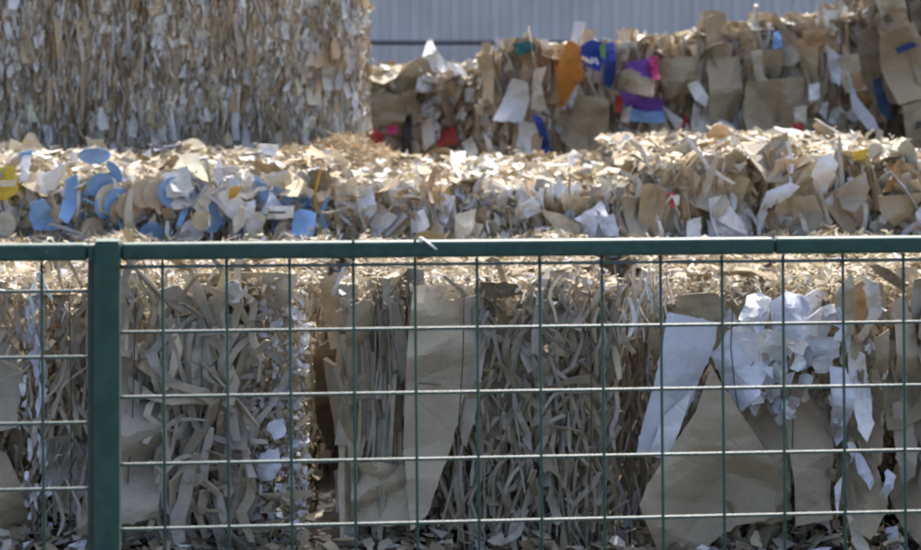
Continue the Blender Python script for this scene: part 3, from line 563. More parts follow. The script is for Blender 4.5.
# ------------------------------------------------------------------ second row (distance 8.5 m)
G2 = 'second row of paper bales, above the fence rail'
Y2, D2 = 8.5, 2.5
b1 = Bale('waste_paper_bale', 'bale with yellow and blue board offcuts at the far left, second row', G2, -190, 84, Y2, D2, 0, 1.10, 11)
b2 = Bale('waste_paper_bale', 'bale full of round blue and beige board discs, second row', G2, 86, 330, Y2, D2, 0, 1.10, 12)
b3 = Bale('waste_paper_bale', 'bale of cream and white paper scraps under a straw heap, second row middle', G2, 333, 632, Y2, D2, 0, 1.06, 13)
b4 = Bale('waste_paper_bale', 'higher bale of crushed brown and white boxes at the right, second row', G2, 640, 960, Y2 - .1, D2, 0, 1.175, 15)
for b, pal in ((b1, P_BLUEMIX), (b2, P_BLUEMIX), (b3, P_MIX), (b4, P_BOX)):
    wd = b.x1 - b.x0; pa, pb = 460.5 + b.x0 / b.Y * FPX, 460.5 + b.x1 / b.Y * FPX; pt = HORIZON + (CAM_Z - b.z1) * FPX / b.Y
    b.front_stuff('fine_shreds', T_FLAKE, int(2300 * wd), (pa, pt, pb, pt + 120), (.03, .08), pal, (.3, .9), (-.02, .06), roll=.6, yaw=.7, pitch=.5)
    if b is not b4:
        b.front('flake', 'paper_scrap', int(230 * wd), (pa, pt, pb, pt + 80), (.04, .12), pal, (.25, .95), (-.07, .03), roll=.8, yaw=.7, pitch=.4)
        b.stacks(int(14 * wd), (pa, pt + 5, pb, pt + 80), (4, 8), (.07, .13), pal, yaw=1.2, pitch=.35, roll=.5)
        b.front('strip', 'cardboard_strip', int(40 * wd), (pa, pt, pb, pt + 95), (.1, .24), pal, (.8, 1.8), (-.12, .0), roll=.6)
    else:
        b.front('card', 'cardboard_sheet', int(50 * wd), (pa, pt, pb, pt + 110), (.09, .24), pal, (.4, .9), (-.07, .03), roll=.5, yaw=.7, pitch=.3)
        b.stacks(int(16 * wd), (pa, pt + 5, pb, pt + 100), (4, 9), (.12, .26), pal + [('white', 1.5)], yaw=1.25, pitch=.3, roll=.45)
        b.front('flake', 'paper_scrap', int(70 * wd), (pa, pt, pb, pt + 110), (.04, .11), P_MIX, (.3, .9), (-.1, .0), roll=.7, yaw=.8, pitch=.45)
        b.front('strip', 'cardboard_strip', int(44 * wd), (pa, pt, pb, pt + 110), (.12, .26), P_MIX, (.8, 2), (-.12, .0), roll=.45)
    b.top_stuff('cardboard_sheet', int(110 * wd), (.07, .17), [('cream', 3), ('white', 3), ('kraft_light', 3), ('kraft', 3), ('tan', 2)], tilt=.4, lib='card', rise=(-.025, .015), yr=(b.Y - .08, b.Y + 2.3), asp=(.4, .9))
    b.top_stuff('top_chips', int(3000 * wd), (.015, .08), P_CHIP2, tilt=.6, rise=(-.045, .015))
    b.top_stuff('paper_scrap', int(130 * wd), (.05, .12), [('cream', 4), ('white', 4), ('kraft_light', 3), ('straw', 2)], tilt=.6, lib='flake', rise=(-.025, .025), yr=(b.Y - .06, b.Y + 2.2), asp=(.5, 1))
    b.side_stuff(500, (.04, .1), P_KRAFT)
    b.top_stuff('top_shreds', int(420 * wd), (.05, .12), [('straw', 4), ('cream', 3), ('kraft', 2)], tilt=.3, tm=T_RIB, asp=(.5, 1))
def disc(b, px, py, dia, colour, yaw=0., pitch=0., dep=-.1, name='disc'):
    p = W(px, py, b.Y); p[1] += dep; o = b.put('disc', name, p, rotm(np.array([yaw]), np.array([pitch]), np.array([0.]))[0], (dia, dia * .8, dia), COL[colour]); return o
disc(b1, 46, 213, .10, 'blue', .5, .1); disc(b1, 10, 222, .10, 'cream', -.3)
b1.sheet('board_offcut', [(36, 200), (52, 196), (66, 222), (64, 228), (40, 228)], 'blue', -.12, folds=1, amp=.02)
b1.sheet('board_offcut', [(70, 178), (82, 172), (84, 196), (76, 220), (66, 214)], 'blue', -.1, folds=1, amp=.02, tilt=(.4, 0))
b1.sheet('yellow_board', [(-8, 168), (18, 164), (24, 176), (23, 192), (10, 198), (-8, 197)], 'yellow', -.11, folds=1, amp=.02, label='yellow board with a pale band')
b1.sheet('pale_band', [(-8, 179), (23, 178), (23, 184), (-8, 185)], 'cream', -.135, folds=0, amp=.0, torn=.0003)
b1.sheet('paper_scrap', [(48, 176), (70, 160), (72, 168), (60, 188), (50, 190)], 'white', -.12, folds=1, amp=.03, tilt=(0, -.5))
b1.sheet('paper_scrap', [(26, 156), (34, 154), (34, 178), (27, 180)], 'white', -.1, folds=1, amp=.02)
b1.sheet('board_offcut', [(22, 152), (34, 149), (36, 156), (24, 160)], 'blue', -.06, folds=1, amp=.01, tilt=(0, -.5))
b1.sheet('cardboard_sheet', [(4, 150), (14, 135), (20, 137), (26, 152)], 'kraft_light', .3, folds=1, amp=.02)
b1.sheet('cardboard_sheet', [(52, 198), (60, 194), (70, 218), (62, 222)], 'kraft', -.14, folds=1, amp=.02)
for (x, y, d, c, yw, pt) in [(98, 155, .13, 'blue', .2, 1.0), (147, 192, .12, 'kraft_light', .35, .05), (159, 193, .12, 'kraft_light', .5, .05), (176, 191, .13, 'blue', .6, .0), (117, 170, .10, 'blue', -.9, .5),
                             (113, 198, .13, 'cream', .7, .1), (122, 202, .13, 'blue', .6, .1), (133, 205, .12, 'tan_light', .5, .1), (108, 204, .11, 'blue', 1.0, 0), (214, 216, .125, 'blue', .4, 0),
                             (104, 184, .11, 'blue', .5, .3), (125, 210, .12, 'kraft', .8, .2), (96, 228, .1, 'kraft_light', .6, 0), (154, 232, .1, 'blue', .3, .4), (195, 230, .1, 'bluewhite', .4, 0), (246, 226, .11, 'blue', .9, .2), (262, 190, .1, 'blue', -.8, .3), (230, 170, .1, 'bluewhite', .3, 1.1), (286, 232, .1, 'cream', .7, .1)]:
    disc(b2, x, y, d, c, yw, pt, dep=-.075 if x not in (159, 147) else (-.085 if x == 147 else -.07))
disc(b2, 207, 217, .085, 'kraft_light', .4, 0, -.16)
b2.sheet('board_offcut', [(296, 212), (302, 207), (318, 211), (317, 230), (310, 237), (294, 235)], 'blue', -.13, folds=1, amp=.015)
b2.sheet('paper_label', [(269, 204), (297, 203), (296, 215), (270, 217)], 'white', -.14, folds=0, amp=.0, torn=.0005)
b2.sheet('printed_line', [(272, 209), (289, 208.4), (289, 210), (272, 210.6)], 'dark', -.158, folds=0, amp=0, torn=0, wr=0, step=.02)
b2.sheet('board_offcut', [(233, 186), (246, 184), (240, 194), (232, 198)], 'ochre', -.13, folds=1, amp=.02)
b2.sheet('paper_scrap', [(252, 147), (272, 148), (270, 158), (256, 158)], 'white', .3, folds=0, amp=.0)
b2.sheet('paper_scrap', [(216, 172), (222, 158), (226, 176), (220, 184)], 'bluewhite', -.1, folds=1, amp=.02)
b2.sheet('paper_scrap', [(250, 200), (258, 198), (258, 222), (248, 236), (246, 224)], 'bluewhite', -.12, folds=1, amp=.02)
b2.sheet('board_offcut', [(236, 218), (244, 204), (250, 206), (248, 222), (238, 232)], 'cream', -.13, folds=1, amp=.02)
b2.sheet('cardboard_sheet', [(266, 174), (290, 168), (294, 182), (284, 188), (268, 182)], 'cream', -.08, folds=2, amp=.02, tilt=(0, -.4))
b3.sheet('paper_scrap', [(572, 216), (600, 199), (606, 214), (596, 220), (592, 234), (580, 236), (584, 222)], 'bluewhite', -.13, folds=1, amp=.02)
b3.sheet('paper_scrap', [(596, 216), (612, 211), (616, 232), (600, 234)], 'bluewhite', -.145, folds=1, amp=.015)
b3.sheet('paper_scrap', [(455, 213), (476, 207), (472, 228), (466, 236), (456, 236)], 'cream', -.12, folds=2, amp=.02)
b3.sheet('paper_scrap', [(360, 188), (374, 184), (378, 208), (370, 218), (360, 212)], 'bluewhite', -.12, folds=1, amp=.02)
b3.sheet('cardboard_sheet', [(336, 180), (356, 176), (360, 196), (338, 200)], 'kraft_light', -.1, folds=1, amp=.02)
b3.sheet('cardboard_sheet', [(540, 208), (560, 212), (578, 222), (576, 232), (556, 230)], 'kraft_light', -.12, folds=1, amp=.03)
b3.sheet('paper_scrap', [(520, 202), (534, 194), (540, 210), (526, 216)], 'bluewhite', -.12, folds=1, amp=.02)
b3.sheet('cardboard_sheet', [(560, 192), (590, 196), (580, 212), (562, 208)], 'straw', -.09, folds=2, amp=.03)
# crushed boxes in the right bale
b4.sheet('paper_sheet', [(704, 204), (722, 198), (736, 216), (742, 232), (728, 226), (708, 214)], 'white', -.14, folds=2, amp=.03)
b4.sheet('paper_sheet', [(704, 218), (730, 226), (738, 238), (706, 240)], 'bluewhite', -.13, folds=1, amp=.02)
b4.sheet('cardboard_sheet', [(676, 186), (712, 186), (726, 200), (716, 212), (690, 204)], 'greybrown', -.11, folds=2, amp=.03)
b4.sheet('cardboard_sheet', [(620, 194), (652, 196), (656, 216), (640, 236), (628, 234)], 'greybrown', -.06, folds=3, amp=.03)
b4.sheet('cardboard_sheet', [(680, 168), (702, 158), (706, 178), (694, 182)], 'kraft', -.06, folds=1, amp=.02, tilt=(0, -.5))
b4.sheet('paper_sheet', [(684, 219), (697, 214), (696, 236), (682, 238)], 'white', -.14, folds=0, amp=.0)
b4.sheet('paper_scrap', [(664, 192), (671, 190), (674, 202), (668, 206)], 'red', -.12, folds=1, amp=.01)
b4.sheet('paper_scrap', [(669, 194), (674, 192), (676, 202), (672, 203)], 'white', -.135, folds=0, amp=.0)
b4.sheet('paper_strip', [(653, 217), (656, 217), (661, 236), (657, 236)], 'white', -.18, folds=0, amp=0, torn=.0005)
b4.sheet('paper_sheet', [(762, 190), (784, 180), (794, 184), (776, 200), (764, 206), (760, 230), (754, 214)], 'bluewhite', -.12, folds=2, amp=.03)
b4.sheet('paper_sheet', [(812, 156), (826, 152), (830, 164), (822, 196), (812, 190), (806, 170)], 'white', -.14, folds=2, amp=.04, tilt=(.3, -.2))
b4.sheet('cardboard_sheet', [(798, 170), (814, 156), (812, 176), (796, 188), (788, 186)], 'kraft', -.12, folds=1, amp=.02)
b4.sheet('cardboard_sheet', [(788, 196), (808, 192), (818, 214), (806, 232), (790, 230)], 'kraft', -.11, folds=2, amp=.03)
b4.sheet('cardboard_sheet', [(832, 188), (860, 170), (862, 196), (848, 210), (836, 206)], 'greybrown', -.12, folds=2, amp=.03)
b4.sheet('cardboard_sheet', [(872, 194), (920, 190), (906, 212), (888, 224), (876, 214)], 'kraft', -.13, folds=1, amp=.03)
b4.sheet('cardboard_sheet', [(876, 190), (892, 158), (900, 160), (892, 190)], (.42, .27, .13), -.1, folds=1, amp=.03, tilt=(.6, 0))
b4.sheet('cardboard_sheet', [(896, 160), (912, 166), (914, 188), (896, 190)], (.40, .28, .15), -.08, folds=1, amp=.03)
b4.sheet('cardboard_sheet', [(856, 152), (876, 142), (884, 152), (866, 162)], 'cream', -.02, folds=1, amp=.02, tilt=(0, -.5))
b4.sheet('yellow_board', [(848, 151), (864, 147), (862, 157), (850, 160)], 'yellow', -.08, folds=1, amp=.02)
b4.sheet('paper_sheet', [(908, 210), (924, 196), (930, 224), (912, 232)], 'bluewhite', -.13, folds=1, amp=.02)
0 and b4.sheet('paper_sheet', [(724, 156), (752, 150), (790, 146), (776, 158), (742, 164), (726, 164)], 'white', .35, folds=1, amp=.05, tilt=(0, 3.0))
b4.sheet('paper_strip', [(828, 121), (832, 122), (856, 137), (853, 138)], 'white', .3, folds=0, amp=0, torn=.0005)
b4.sheet('paper_strip', [(666, 152), (694, 143), (695, 145), (668, 156)], 'straw', .2, folds=0, amp=0, torn=.0008)
# straw heap on the middle bale
r = b3.rng; n = 2200; X = r.normal(XP(345, 10.4), .22, n); Yh = r.normal(10.35, .22, n)
hz = .14 * np.exp(-((X - XP(345, 10.4)) / .25) ** 2 - ((Yh - 10.35) / .25) ** 2) * r.uniform(.1, 1.1, n) + 1.065
scatter('straw_heap', b3.root, T_RIB, r, np.stack([X, Yh, hz], 1) - b3.org, rotm(r.uniform(-3, 3, n), math.pi / 2 + r.normal(0, .35, n), r.normal(0, .3, n)),
        np.stack([np.full(n, .07)] * 3, 1) * r.uniform(.5, 1.3, (n, 1)), colours(r, n, [('straw', 3), ('tan', 5), ('ginger', 2), ('kraft_dark', 3)]))

# ------------------------------------------------------------------ tall stack on the left (distance 11.2 m)
G3 = 'tall stack of bales at the back left'
YL = 11.2
bLl = Bale('waste_paper_bale', 'lower bale hidden under the tall flaky bale at the back left', G3, -120, 360, YL, 1.2, 0, 1.08, 21)
bLl.side_stuff(600, (.04, .1), P_WALL); bLl.front_stuff('fine_shreds', T_FLAKE, 900, (-120, 150, 360, 340), (.04, .1), P_WALL)
bL = Bale('waste_paper_bale', 'tall wide bale of pressed white and brown paper flakes at the back left', G3, -120, 360, YL, 1.2, 1.085, 2.35, 22, core_in=.05)
bL.lump = .035
P_WW = [('white', 6), ('cream', 4), ('grey', 1.5), ('tan_light', 2), ('tan', 2)]
P_WB = [('tan', 6), ('tan_light', 4), ('kraft', 3), ('ginger', 1), ('cream', 2), ('white', 1.8)]
bL.front_stuff('fine_shreds', T_FLAKE, 11000, (-118, -90, 359, 152), (.025, .11), P_WB, (.14, .4), (-.005, .03), roll=.14, yaw=.4, pitch=.08, jit=.17)
bL.front_stuff('edge_on_shreds', T_RIB, 9000, (-118, -90, 360, 152), (.06, .2), P_WB + [('white', 3.5), ('cream', 2), ('kraft_dark', 1)], (.3, .8), (-.025, .015), roll=.12, yaw=.5, pitch=.08, jit=.22)
for k in range(46):                                   # drifts of pale flakes, pressed in vertical seams
    cx = bL.rng.uniform(-10, 300) if k < 28 else bL.rng.uniform(296, 356); cyy = bL.rng.uniform(-20, 145); ww_, hh = bL.rng.uniform(8, 24), bL.rng.uniform(24, 60)
    bL.front_stuff('pale_shreds', T_FLAKE, 60, (cx - ww_, cyy - hh, min(cx + ww_, 360), min(cyy + hh, 152)), (.03, .15), P_WW, (.18, .6), (-.025, .01), roll=.2, yaw=.3, pitch=.08)
bL.front('flake', 'paper_scrap', 290, (-10, -10, 358, 150), (.05, .13), [('white', 9), ('cream', 3), ('kraft', 3), ('kraft_light', 3), ('straw', 1)], (.15, .45), (-.03, .0), roll=.2, yaw=.4, pitch=.1)
bL.front('fold', 'folded_sheet', 90, (-10, -10, 350, 140), (.15, .34), P_WB + [('white', 3)], (.3, .8), (-.03, .01), roll=.1, yaw=.5, pitch=.06)
bL.front('flake', 'paper_scrap', 26, (350, -10, 368, 150), (.06, .14), P_WW, (.3, .7), (-.02, .2), roll=.5, yaw=.8, pitch=.3)
bL.front('card', 'cardboard_sheet', 40, (-10, -10, 340, 140), (.12, .25), P_WB, (.2, .35), (-.02, .01), roll=.12, yaw=.3, pitch=.08)
bL.side_stuff(2600, (.03, .09), P_WALL, (.25, .7))
bL.front_stuff('edge_chips', T_FLAKE, 260, (344, -80, 366, 152), (.03, .09), P_WW, (.3, .8), (-.02, .25), roll=.8, yaw=.8, pitch=.5)
bL.top_stuff('top_chips', 1800, (.03, .08), P_CHIP)

# ------------------------------------------------------------------ back row on the right (distance 13.5 m)
G4 = 'back row of bales in front of the corrugated wall'
YR = 13.5
def ledge(px0, px1, Y, depth, z, seed, label):
    b = Bale('waste_paper_bale', label, G4, px0, px1, Y, depth, 0, z, seed)
    b.front_stuff('fine_shreds', T_FLAKE, 500, (px0, HORIZON + (CAM_Z - z) * FPX / Y, px1, HORIZON + (CAM_Z - .05) * FPX / Y), (.05, .12), P_BOX)
    b.side_stuff(300, (.05, .12), P_KRAFT); return b
ledge(482, 698, YR, 1.3, .80, 31, 'brown bale mostly hidden beneath the colourful carton bale'); ledge(702, 866, YR - .2, 1.3, .84, 32, 'brown bale mostly hidden beneath the folded brown box bale')
bF = Bale('waste_paper_bale', 'blurred grey brown bale with red scraps beside the tall stack', G4, 372, 478, 14.6, 1.3, 0, 1.47, 33)
bF.front_stuff('fine_shreds', T_FLAKE, 1300, (368, 72, 480, 200), (.05, .12), P_BACK, (.4, 1), (-.02, .05), roll=.7)
bF.front('card', 'cardboard_sheet', 50, (368, 74, 478, 165), (.12, .26), P_BACK, (.4, 1), (-.05, .02), roll=.5, yaw=.35, pitch=.15)
bF.front('flake', 'paper_scrap', 40, (368, 78, 478, 165), (.07, .16), P_MIX, (.4, 1), (-.1, -.02), roll=.7)
for q, c in (([(368, 126), (384, 132), (386, 150), (370, 150)], 'red'), ([(436, 130), (454, 126), (458, 142), (438, 146)], 'red'), ([(402, 118), (412, 112), (412, 150), (402, 152)], 'dark'), ([(421, 122), (432, 116), (436, 140), (424, 150)], 'cream'), ([(374, 92), (410, 96), (404, 128), (372, 122)], 'kraft'), ([(388, 126), (398, 124), (398, 132), (390, 134)], 'pink')):
    bF.sheet('carton_sheet', q, c, -.12, folds=1, amp=.03, step=.03)
bG = Bale('waste_paper_bale', 'bale of colourful printed cartons, orange, blue and purple, in the back row', G4, 482, 698, YR, 1.3, .81, 1.625, 34, tiltz=.095)
bH = Bale('waste_paper_bale', 'bale of folded brown boxes and white scraps beside the printed cartons, back row', G4, 702, 866, YR - .2, 1.3, .85, 1.77, 35, tiltz=.13)
for b, (pa, pb, pt) in ((bG, (482, 700, 38)), (bH, (700, 868, 16))):
    b.front_stuff('fine_shreds', T_FLAKE, 2600, (pa, pt, pb, 175), (.05, .13), P_BACK, (.3, .9), (-.02, .05), roll=.5, yaw=.45, pitch=.2)
    b.front('card', 'cardboard_sheet', 70, (pa, pt, pb, 172), (.13, .34), P_BACK, (.3, .8), (-.04, .03), roll=.3, yaw=.35, pitch=.12)
    b.stacks(20, (pa, pt + 6, pb, 165), (4, 8), (.16, .36), P_BACK, (-.07, 0), (.3, .6), 1.2, roll=.25, pitch=.12, gap=(.012, .03))
    b.front('fold', 'folded_sheet', 60, (pa, pt + 12, pb, 160), (.25, .5), P_BACK, (.6, 1.4), (-.05, .02), roll=.15, yaw=.7, pitch=.05)
    b.front('flake', 'paper_scrap', 60, (pa, pt, pb, 172), (.06, .16), P_MIX, (.3, .9), (-.1, -.0), roll=.6)
    b.side_stuff(700, (.05, .12), P_BOX)
for b, n in ((bF, 700), (bG, 1300), (bH, 1100)):
    b.top_stuff('top_chips', n, (.04, .12), P_CHIP2, tilt=.7, rise=(-.04, .04))
    b.top_stuff('paper_scrap', 70, (.1, .22), [('cream', 3), ('white', 3), ('kraft_light', 3), ('kraft', 2)], tilt=.3, lib='card', rise=(-.02, .035), yr=(b.Y - .1, b.Y + .9))
    b.top_stuff('paper_scrap', 50, (.08, .16), [('cream', 3), ('white', 4), ('kraft_light', 2)], tilt=.5, lib='flake', rise=(-.01, .05), yr=(b.Y - .12, b.Y + .5))
def S(b, name, pts, c, **k):
    k = {**dict(dep=-.13, step=.03, folds=2, amp=.05, wr=.015), **k}; k['dep'] -= .06
    return b.sheet(name, pts, c, **k)
S(bG, 'carton_sheet', [(512, 78), (526, 82), (529, 98), (522, 121), (492, 119), (500, 104)], 'white', folds=1)
S(bG, 'carton_sheet', [(532, 70), (545, 66), (540, 84), (546, 108), (538, 112), (530, 108)], 'cream')
S(bG, 'orange_carton', [(562, 46), (568, 40), (577, 46), (578, 66), (582, 72), (570, 94), (562, 111), (556, 106), (557, 84), (554, 70)], 'orange', dep=-.17, label='orange carton sheet')
blue = S(bG, 'blue_carton', [(578, 46), (588, 40), (600, 42), (602, 60), (598, 72), (586, 66), (578, 60)], 'deepblue', dep=-.16, folds=1, amp=.02, wr=.0, label='deep blue carton with white letter strokes')
S(bG, 'blue_carton', [(603, 44), (612, 42), (614, 70), (610, 88), (602, 84)], 'deepblue', dep=-.15)
S(bG, 'green_carton', [(596, 42), (603, 44), (603, 58), (599, 58)], 'green', dep=-.17, folds=0)
for q in ([(579, 55), (589, 62), (588, 64), (579, 58.5)], [(587.5, 58), (590, 57), (592, 62), (589, 63.8)], [(591.5, 57.5), (594, 57.5), (596.5, 64), (594, 64.5)]):
    S(bG, 'letter_stroke', q, 'white', dep=-.205, folds=0, amp=0, wr=0, step=.05)
S(bG, 'purple_carton', [(624, 62), (646, 58), (652, 76), (640, 80), (626, 72)], 'purple', dep=-.15)
S(bG, 'pink_carton', [(646, 56), (654, 56), (656, 78), (650, 80)], 'pink', dep=-.16, folds=0)
S(bG, 'cardboard_box', [(618, 72), (628, 68), (651, 80), (648, 96), (626, 92), (616, 84)], 'kraft', dep=-.2, folds=1, amp=.02)
S(bG, 'purple_carton', [(617, 90), (632, 95), (661, 99), (660, 110), (640, 112), (622, 104)], 'purple', dep=-.17)
S(bG, 'light_blue_carton', [(624, 106), (644, 111), (661, 109), (662, 122), (650, 122), (628, 120)], 'lightblue', dep=-.15)
S(bG, 'blue_carton', [(530, 112), (540, 116), (548, 140), (550, 162), (538, 162), (538, 134)], 'deepblue', dep=-.14)
S(bG, 'cardboard_sheet', [(556, 112), (580, 94), (606, 98), (606, 152), (584, 156), (560, 140)], 'kraft', dep=-.1, folds=5)
S(bG, 'teal_carton', [(512, 44), (532, 40), (535, 50), (516, 56)], 'teal', dep=-.1)
S(bG, 'cardboard_sheet', [(654, 60), (690, 56), (694, 92), (664, 98)], 'kraft', dep=-.12, folds=2)
S(bG, 'red_scrap', [(612, 94), (619, 96), (620, 110), (612, 112)], 'red', dep=-.18)
S(bG, 'carton_sheet', [(620, 110), (628, 104), (626, 122), (618, 120)], 'cream', dep=-.18)
S(bG, 'red_scrap', [(680, 112), (694, 128), (692, 138), (678, 128)], 'red', dep=-.12)
S(bG, 'carton_sheet', [(660, 104), (684, 122), (690, 140), (672, 126)], 'white', dep=-.1)
S(bG, 'carton_sheet', [(462, 142), (472, 136), (478, 150), (470, 160)], 'cream', dep=-.15)
S(bG, 'carton_sheet', [(484, 134), (490, 138), (496, 160), (488, 160)], 'cream', dep=-.15)
S(bH, 'cardboard_box', [(740, 82), (798, 76), (800, 110), (796, 148), (744, 150), (738, 118)], 'kraft', dep=-.17, folds=1, amp=.03, label='large plain brown box side')
S(bH, 'cardboard_sheet', [(704, 60), (738, 56), (740, 96), (730, 130), (706, 120)], 'kraft', dep=-.1, folds=3)
S(bH, 'carton_sheet', [(708, 130), (716, 118), (728, 124), (734, 150), (706, 152)], 'bluewhite', dep=-.18, folds=1)
S(bH, 'carton_sheet', [(684, 84), (694, 80), (704, 96), (702, 106), (692, 100)], 'white', dep=-.16, folds=1)
S(bH, 'blue_scrap', [(767, 34), (774, 30), (776, 46), (768, 50)], 'blue', dep=-.18, folds=0)
S(bH, 'carton_sheet', [(745, 52), (756, 50), (760, 76), (770, 84), (752, 80)], 'cream', dep=-.15)
S(bH, 'cardboard_box', [(798, 30), (822, 30), (822, 44), (800, 46)], (.46, .30, .16), dep=-.14, folds=1, amp=.02)
S(bH, 'carton_sheet', [(818, 46), (828, 52), (834, 72), (832, 86), (824, 70)], 'bluewhite', dep=-.18)
S(bH, 'carton_sheet', [(840, 70), (850, 96), (866, 116), (872, 134), (860, 128), (846, 108)], 'bluewhite', dep=-.18)
S(bH, 'carton_sheet', [(802, 84), (812, 82), (812, 98), (802, 100)], 'white', dep=-.2, folds=0)
S(bH, 'carton_sheet', [(788, 106), (800, 104), (800, 124), (788, 122)], 'cream', dep=-.19, folds=0)
S(bH, 'red_scrap', [(786, 122), (797, 121), (797, 132), (785, 132)], 'red', dep=-.2, folds=0)
S(bH, 'cardboard_sheet', [(824, 60), (866, 50), (868, 88), (840, 92)], 'kraft_light', dep=-.12)
# crumpled white plastic film lying on the blurred bale
film = bF.sheet('white_film', [(416, 92), (420, 66), (426, 44), (430, 36), (434, 46), (444, 60), (462, 66), (470, 80), (452, 88), (434, 90)], 'white', -.02, folds=5, amp=.12, wr=.05, step=.03)

# ------------------------------------------------------------------ stack at the right edge (distance 11.4 m)
G5 = 'stack of cardboard bales at the right edge'
YS = 13.1
bS0 = Bale('waste_paper_bale', 'lower brown cardboard bale of the stack at the right edge', G5, 876, 1120, YS, 1.4, 0, 1.12, 41)
bS1 = Bale('waste_paper_bale', 'upper brown cardboard bale leaning at the right edge, top cut off', G5, 872, 1120, YS, 1.4, 1.125, 2.35, 42)
for b, (ya, yb) in ((bS0, (132, 300)), (bS1, (-60, 132))):
    b.front_stuff('fine_shreds', T_FLAKE, 700, (872, ya, 1115, yb), (.08, .2), P_DARKBOX, (.3, .9), (.03, .09), yaw=.3, pitch=.15)
    b.front('card', 'cardboard_sheet', 56, (872, ya, 1000, yb), (.2, .46), P_DARKBOX, (.4, .9), (-.07, .02), roll=.4, yaw=.4, pitch=.2)
    b.side_stuff(600, (.06, .16), P_KRAFT)
S(bS1, 'cardboard_box', [(872, 34), (904, 22), (912, 44), (916, 96), (890, 104), (876, 70)], 'tan', dep=-.16, folds=1, amp=.04)
S(bS1, 'cardboard_box', [(898, 40), (940, 30), (940, 84), (912, 92)], 'kraft', dep=-.14, folds=1, amp=.03)
S(bS1, 'blue_tape', [(886, 48), (905, 41), (907, 46), (889, 54)], (.03, .05, .15), dep=-.21, folds=0, amp=0, wr=0)
S(bS1, 'cardboard_box', [(888, 104), (922, 98), (940, 130), (930, 150), (900, 152)], 'kraft', dep=-.2, folds=1, amp=.03)
for k in range(3): S(bS1, 'printed_line', [(905, 120 + 3 * k), (918 - 3 * k, 118.5 + 3 * k), (918 - 3 * k, 119.8 + 3 * k), (905, 121.3 + 3 * k)], 'dark', dep=-.235, folds=0, amp=0, wr=0, crum=0)
S(bS1, 'cardboard_sheet', [(870, -10), (896, -8), (900, 14), (876, 26)], 'kraft_light', dep=-.12)
S(bS1, 'carton_sheet', [(868, 80), (874, 76), (886, 106), (886, 120), (874, 112)], (.03, .06, .11), dep=-.1)
S(bS1, 'cardboard_box', [(870, 14), (898, 12), (904, 24), (876, 40)], 'tan', dep=-.1, folds=1, amp=.03)
S(bS1, 'cardboard_sheet', [(902, 4), (922, -6), (930, 24), (908, 34)], 'kraft_dark', dep=-.1)
bS1.top_stuff('top_chips', 500, (.04, .1), P_CHIP)

# ------------------------------------------------------------------ litter on the ground in front of the bales
r = np.random.default_rng(77)
def litter(name, n, y0, y1, size, pal, zmax):
    X, Yy = strat(r, n, -2.4, 2.4, y0, y1); n = len(X)
    Z = .004 + r.uniform(0, 1, n) ** 1.5 * zmax * np.clip((Yy - y0) / (y1 - y0), .1, 1)
    sz = np.exp(r.uniform(np.log(size[0]), np.log(size[1]), n))
    o = scatter(name, None, T_FLAKE, r, np.stack([X, Yy, Z + sz * .12], 1), rotm(r.uniform(-3, 3, n), math.pi / 2 + r.normal(0, .35, n), r.normal(0, .3, n)), np.stack([sz * r.uniform(.4, 1, n), sz, sz], 1), colours(r, n, pal))
    return o
tag(litter('paper_litter', 3200, 6.28, 6.62, (.03, .10), [('greybrown', 4), ('kraft', 4), ('kraft_dark', 3), ('grey', 2), ('bluewhite', .7)], .12), 'trampled paper litter along the foot of the front bales', 'litter', kind='stuff')

# ------------------------------------------------------------------ wire mesh fence
FA = np.array([XP(108, 3.195), 3.195]); FB = np.array([XP(921, 3.318), 3.318]); fd = (FB - FA) / np.linalg.norm(FB - FA); fn = np.array([-fd[1], fd[0]])
def FP(s, off=0.0): p = FA + fd * s + fn * off; return p                # s metres along the fence from the post
fence = tag(link('wire_mesh_fence', None, None, (FA[0], FA[1], 0)), 'dark green welded wire fence with top rail and square post', 'fence')
ang = math.atan2(fd[1], fd[0])
ZR1, ZR0 = ZP(242.2, 3.2), ZP(259.6, 3.2)                               # rail top and bottom
def fbox(name, s0, s1, o0, o1, z0, z1, mat, bev=.002):
    c = FP((s0 + s1) / 2, (o0 + o1) / 2); w, d = s1 - s0, o1 - o0
    o = box(name, (-w / 2, -d / 2, z0), (w / 2, d / 2, z1), mat, None, bev)
    o.parent = fence; o.location = (c[0] - FA[0], c[1] - FA[1], (z0 + z1) / 2); o.rotation_euler[2] = ang; return o
def fbar(name, s0, z0, s1, z1, off, rad, rib=0.0, stations=2):
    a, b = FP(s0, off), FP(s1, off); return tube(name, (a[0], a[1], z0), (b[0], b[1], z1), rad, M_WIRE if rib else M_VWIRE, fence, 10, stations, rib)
PW = 25 / FPX * 3.195
SPAN = 2.5
for k in (-1, 0, 1):
    s = k * SPAN
    fbox('post', s - PW / 2, s + PW / 2, -.028, .022, 0, ZR1 + .002, M_GREEN, .003)
    fbox('post_cap', s - PW / 2 + .001, s + PW / 2 - .001, -.0265, .0205, ZR1 + .0025, ZR1 + .0045, M_GREEN, .001)
    fbox('panel_end_bar', s - PW / 2 - .0105, s - PW / 2 - .0005, -.012, .012, .03, ZR0 - .001, M_GREY_GREEN, .001)
    fbox('clamp', s - PW / 2 - .0095, s - PW / 2 - .0006, -.019, .017, ZR0 - .0005, ZR1 - .002, M_GREEN, .001)
joint = (767 - 108) / FPX * 3.29
for (s0, s1) in ((PW / 2 + .001, joint - .0007), (joint + .0007, SPAN - PW / 2 - .012), (-SPAN + PW / 2 + .001, -PW / 2 - .011)):
    fbox('top_rail', s0, s1, -.014, .014, ZR0, ZR1 - .0005, M_GREEN, .006)
WO = -.004                                                              # wires hang under the rail
DX = .0971; s_first = (163.4 - 108) / FPX * 3.2; LEAN = .0105
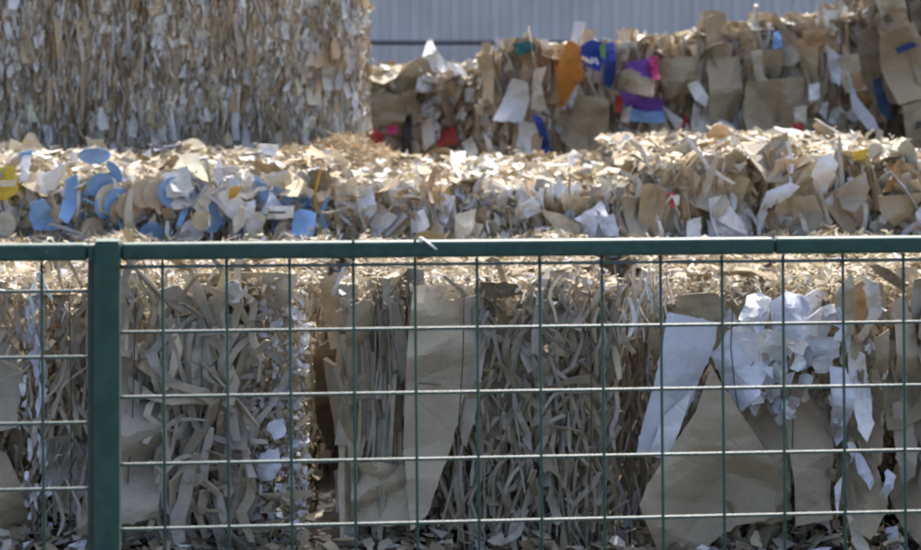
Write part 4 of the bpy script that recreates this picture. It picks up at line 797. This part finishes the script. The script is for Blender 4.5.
zt = [ZP(266, 3.197) - .1015 * k for k in range(13)]
rf = np.random.default_rng(5)
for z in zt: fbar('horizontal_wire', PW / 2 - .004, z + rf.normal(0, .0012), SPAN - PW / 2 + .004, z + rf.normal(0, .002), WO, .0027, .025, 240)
for i in range(25):
    s = s_first + DX * i
    if s > SPAN - .04: break
    up = .006 if i in (3, 4) else 0.0
    s += rf.normal(0, .0012)
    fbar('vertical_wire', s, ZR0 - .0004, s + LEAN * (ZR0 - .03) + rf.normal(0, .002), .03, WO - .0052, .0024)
    if up: fbar('wire_tip', s - .0002, ZR1 - .004, s - .0003, ZR1 + up * .7, -.0165, .0022)
for k in range(11):
    z = ZP(290.8, 3.19) - .1012 * k
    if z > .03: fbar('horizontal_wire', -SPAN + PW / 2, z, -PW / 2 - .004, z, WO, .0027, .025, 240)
for i in range(24):
    s = -(108 - 44) / FPX * 3.19 - DX * i
    if s < -SPAN + .04: break
    s += rf.normal(0, .0012)
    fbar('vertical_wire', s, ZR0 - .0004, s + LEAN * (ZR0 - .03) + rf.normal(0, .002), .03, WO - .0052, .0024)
for k in (-1, 0, 1):
    for zz in (1.17, .62, .15):
        q = FP(k * SPAN + PW * .02, -.0275); tube('bolt', (q[0], q[1], zz - .3 * (zz > 1)), (q[0] + .0004, q[1] - .004, zz - .3 * (zz > 1)), .0035, M_GREY_GREEN, fence, 6)
p = FP(-(108 - 48) / FPX * 3.19, -.0155)
tube('rivet', (p[0], p[1], ZP(252, 3.18)), (p[0], p[1] + .004, ZP(252, 3.18)), .0026, M_STEEL, fence, 10)

# white cable tie on the rail, its tail sticking out over the front
s_t = (418 - 108) / FPX * 3.24; pt = FP(s_t)
tie = tag(link('cable_tie', None, None, (pt[0], pt[1], ZR1)), 'short white cable tie tail on the top rail of the fence', 'cable tie')
a, b2_ = FP(s_t, -.006), FP(s_t + 13.5 / FPX * 3.24, -.028)
tube('tie_tail', (a[0], a[1], ZR1 + .0035), (b2_[0], b2_[1], ZR1 - .0125), .0017, M_WHITE_PL, tie, 8)
c0 = FP(s_t - .002, -.004)
o = box('tie_head', (-.003, -.003, -.002), (.003, .003, .002), M_WHITE_PL, None, .0006); o.parent = tie; o.location = (c0[0] - pt[0], c0[1] - pt[1], .0027)
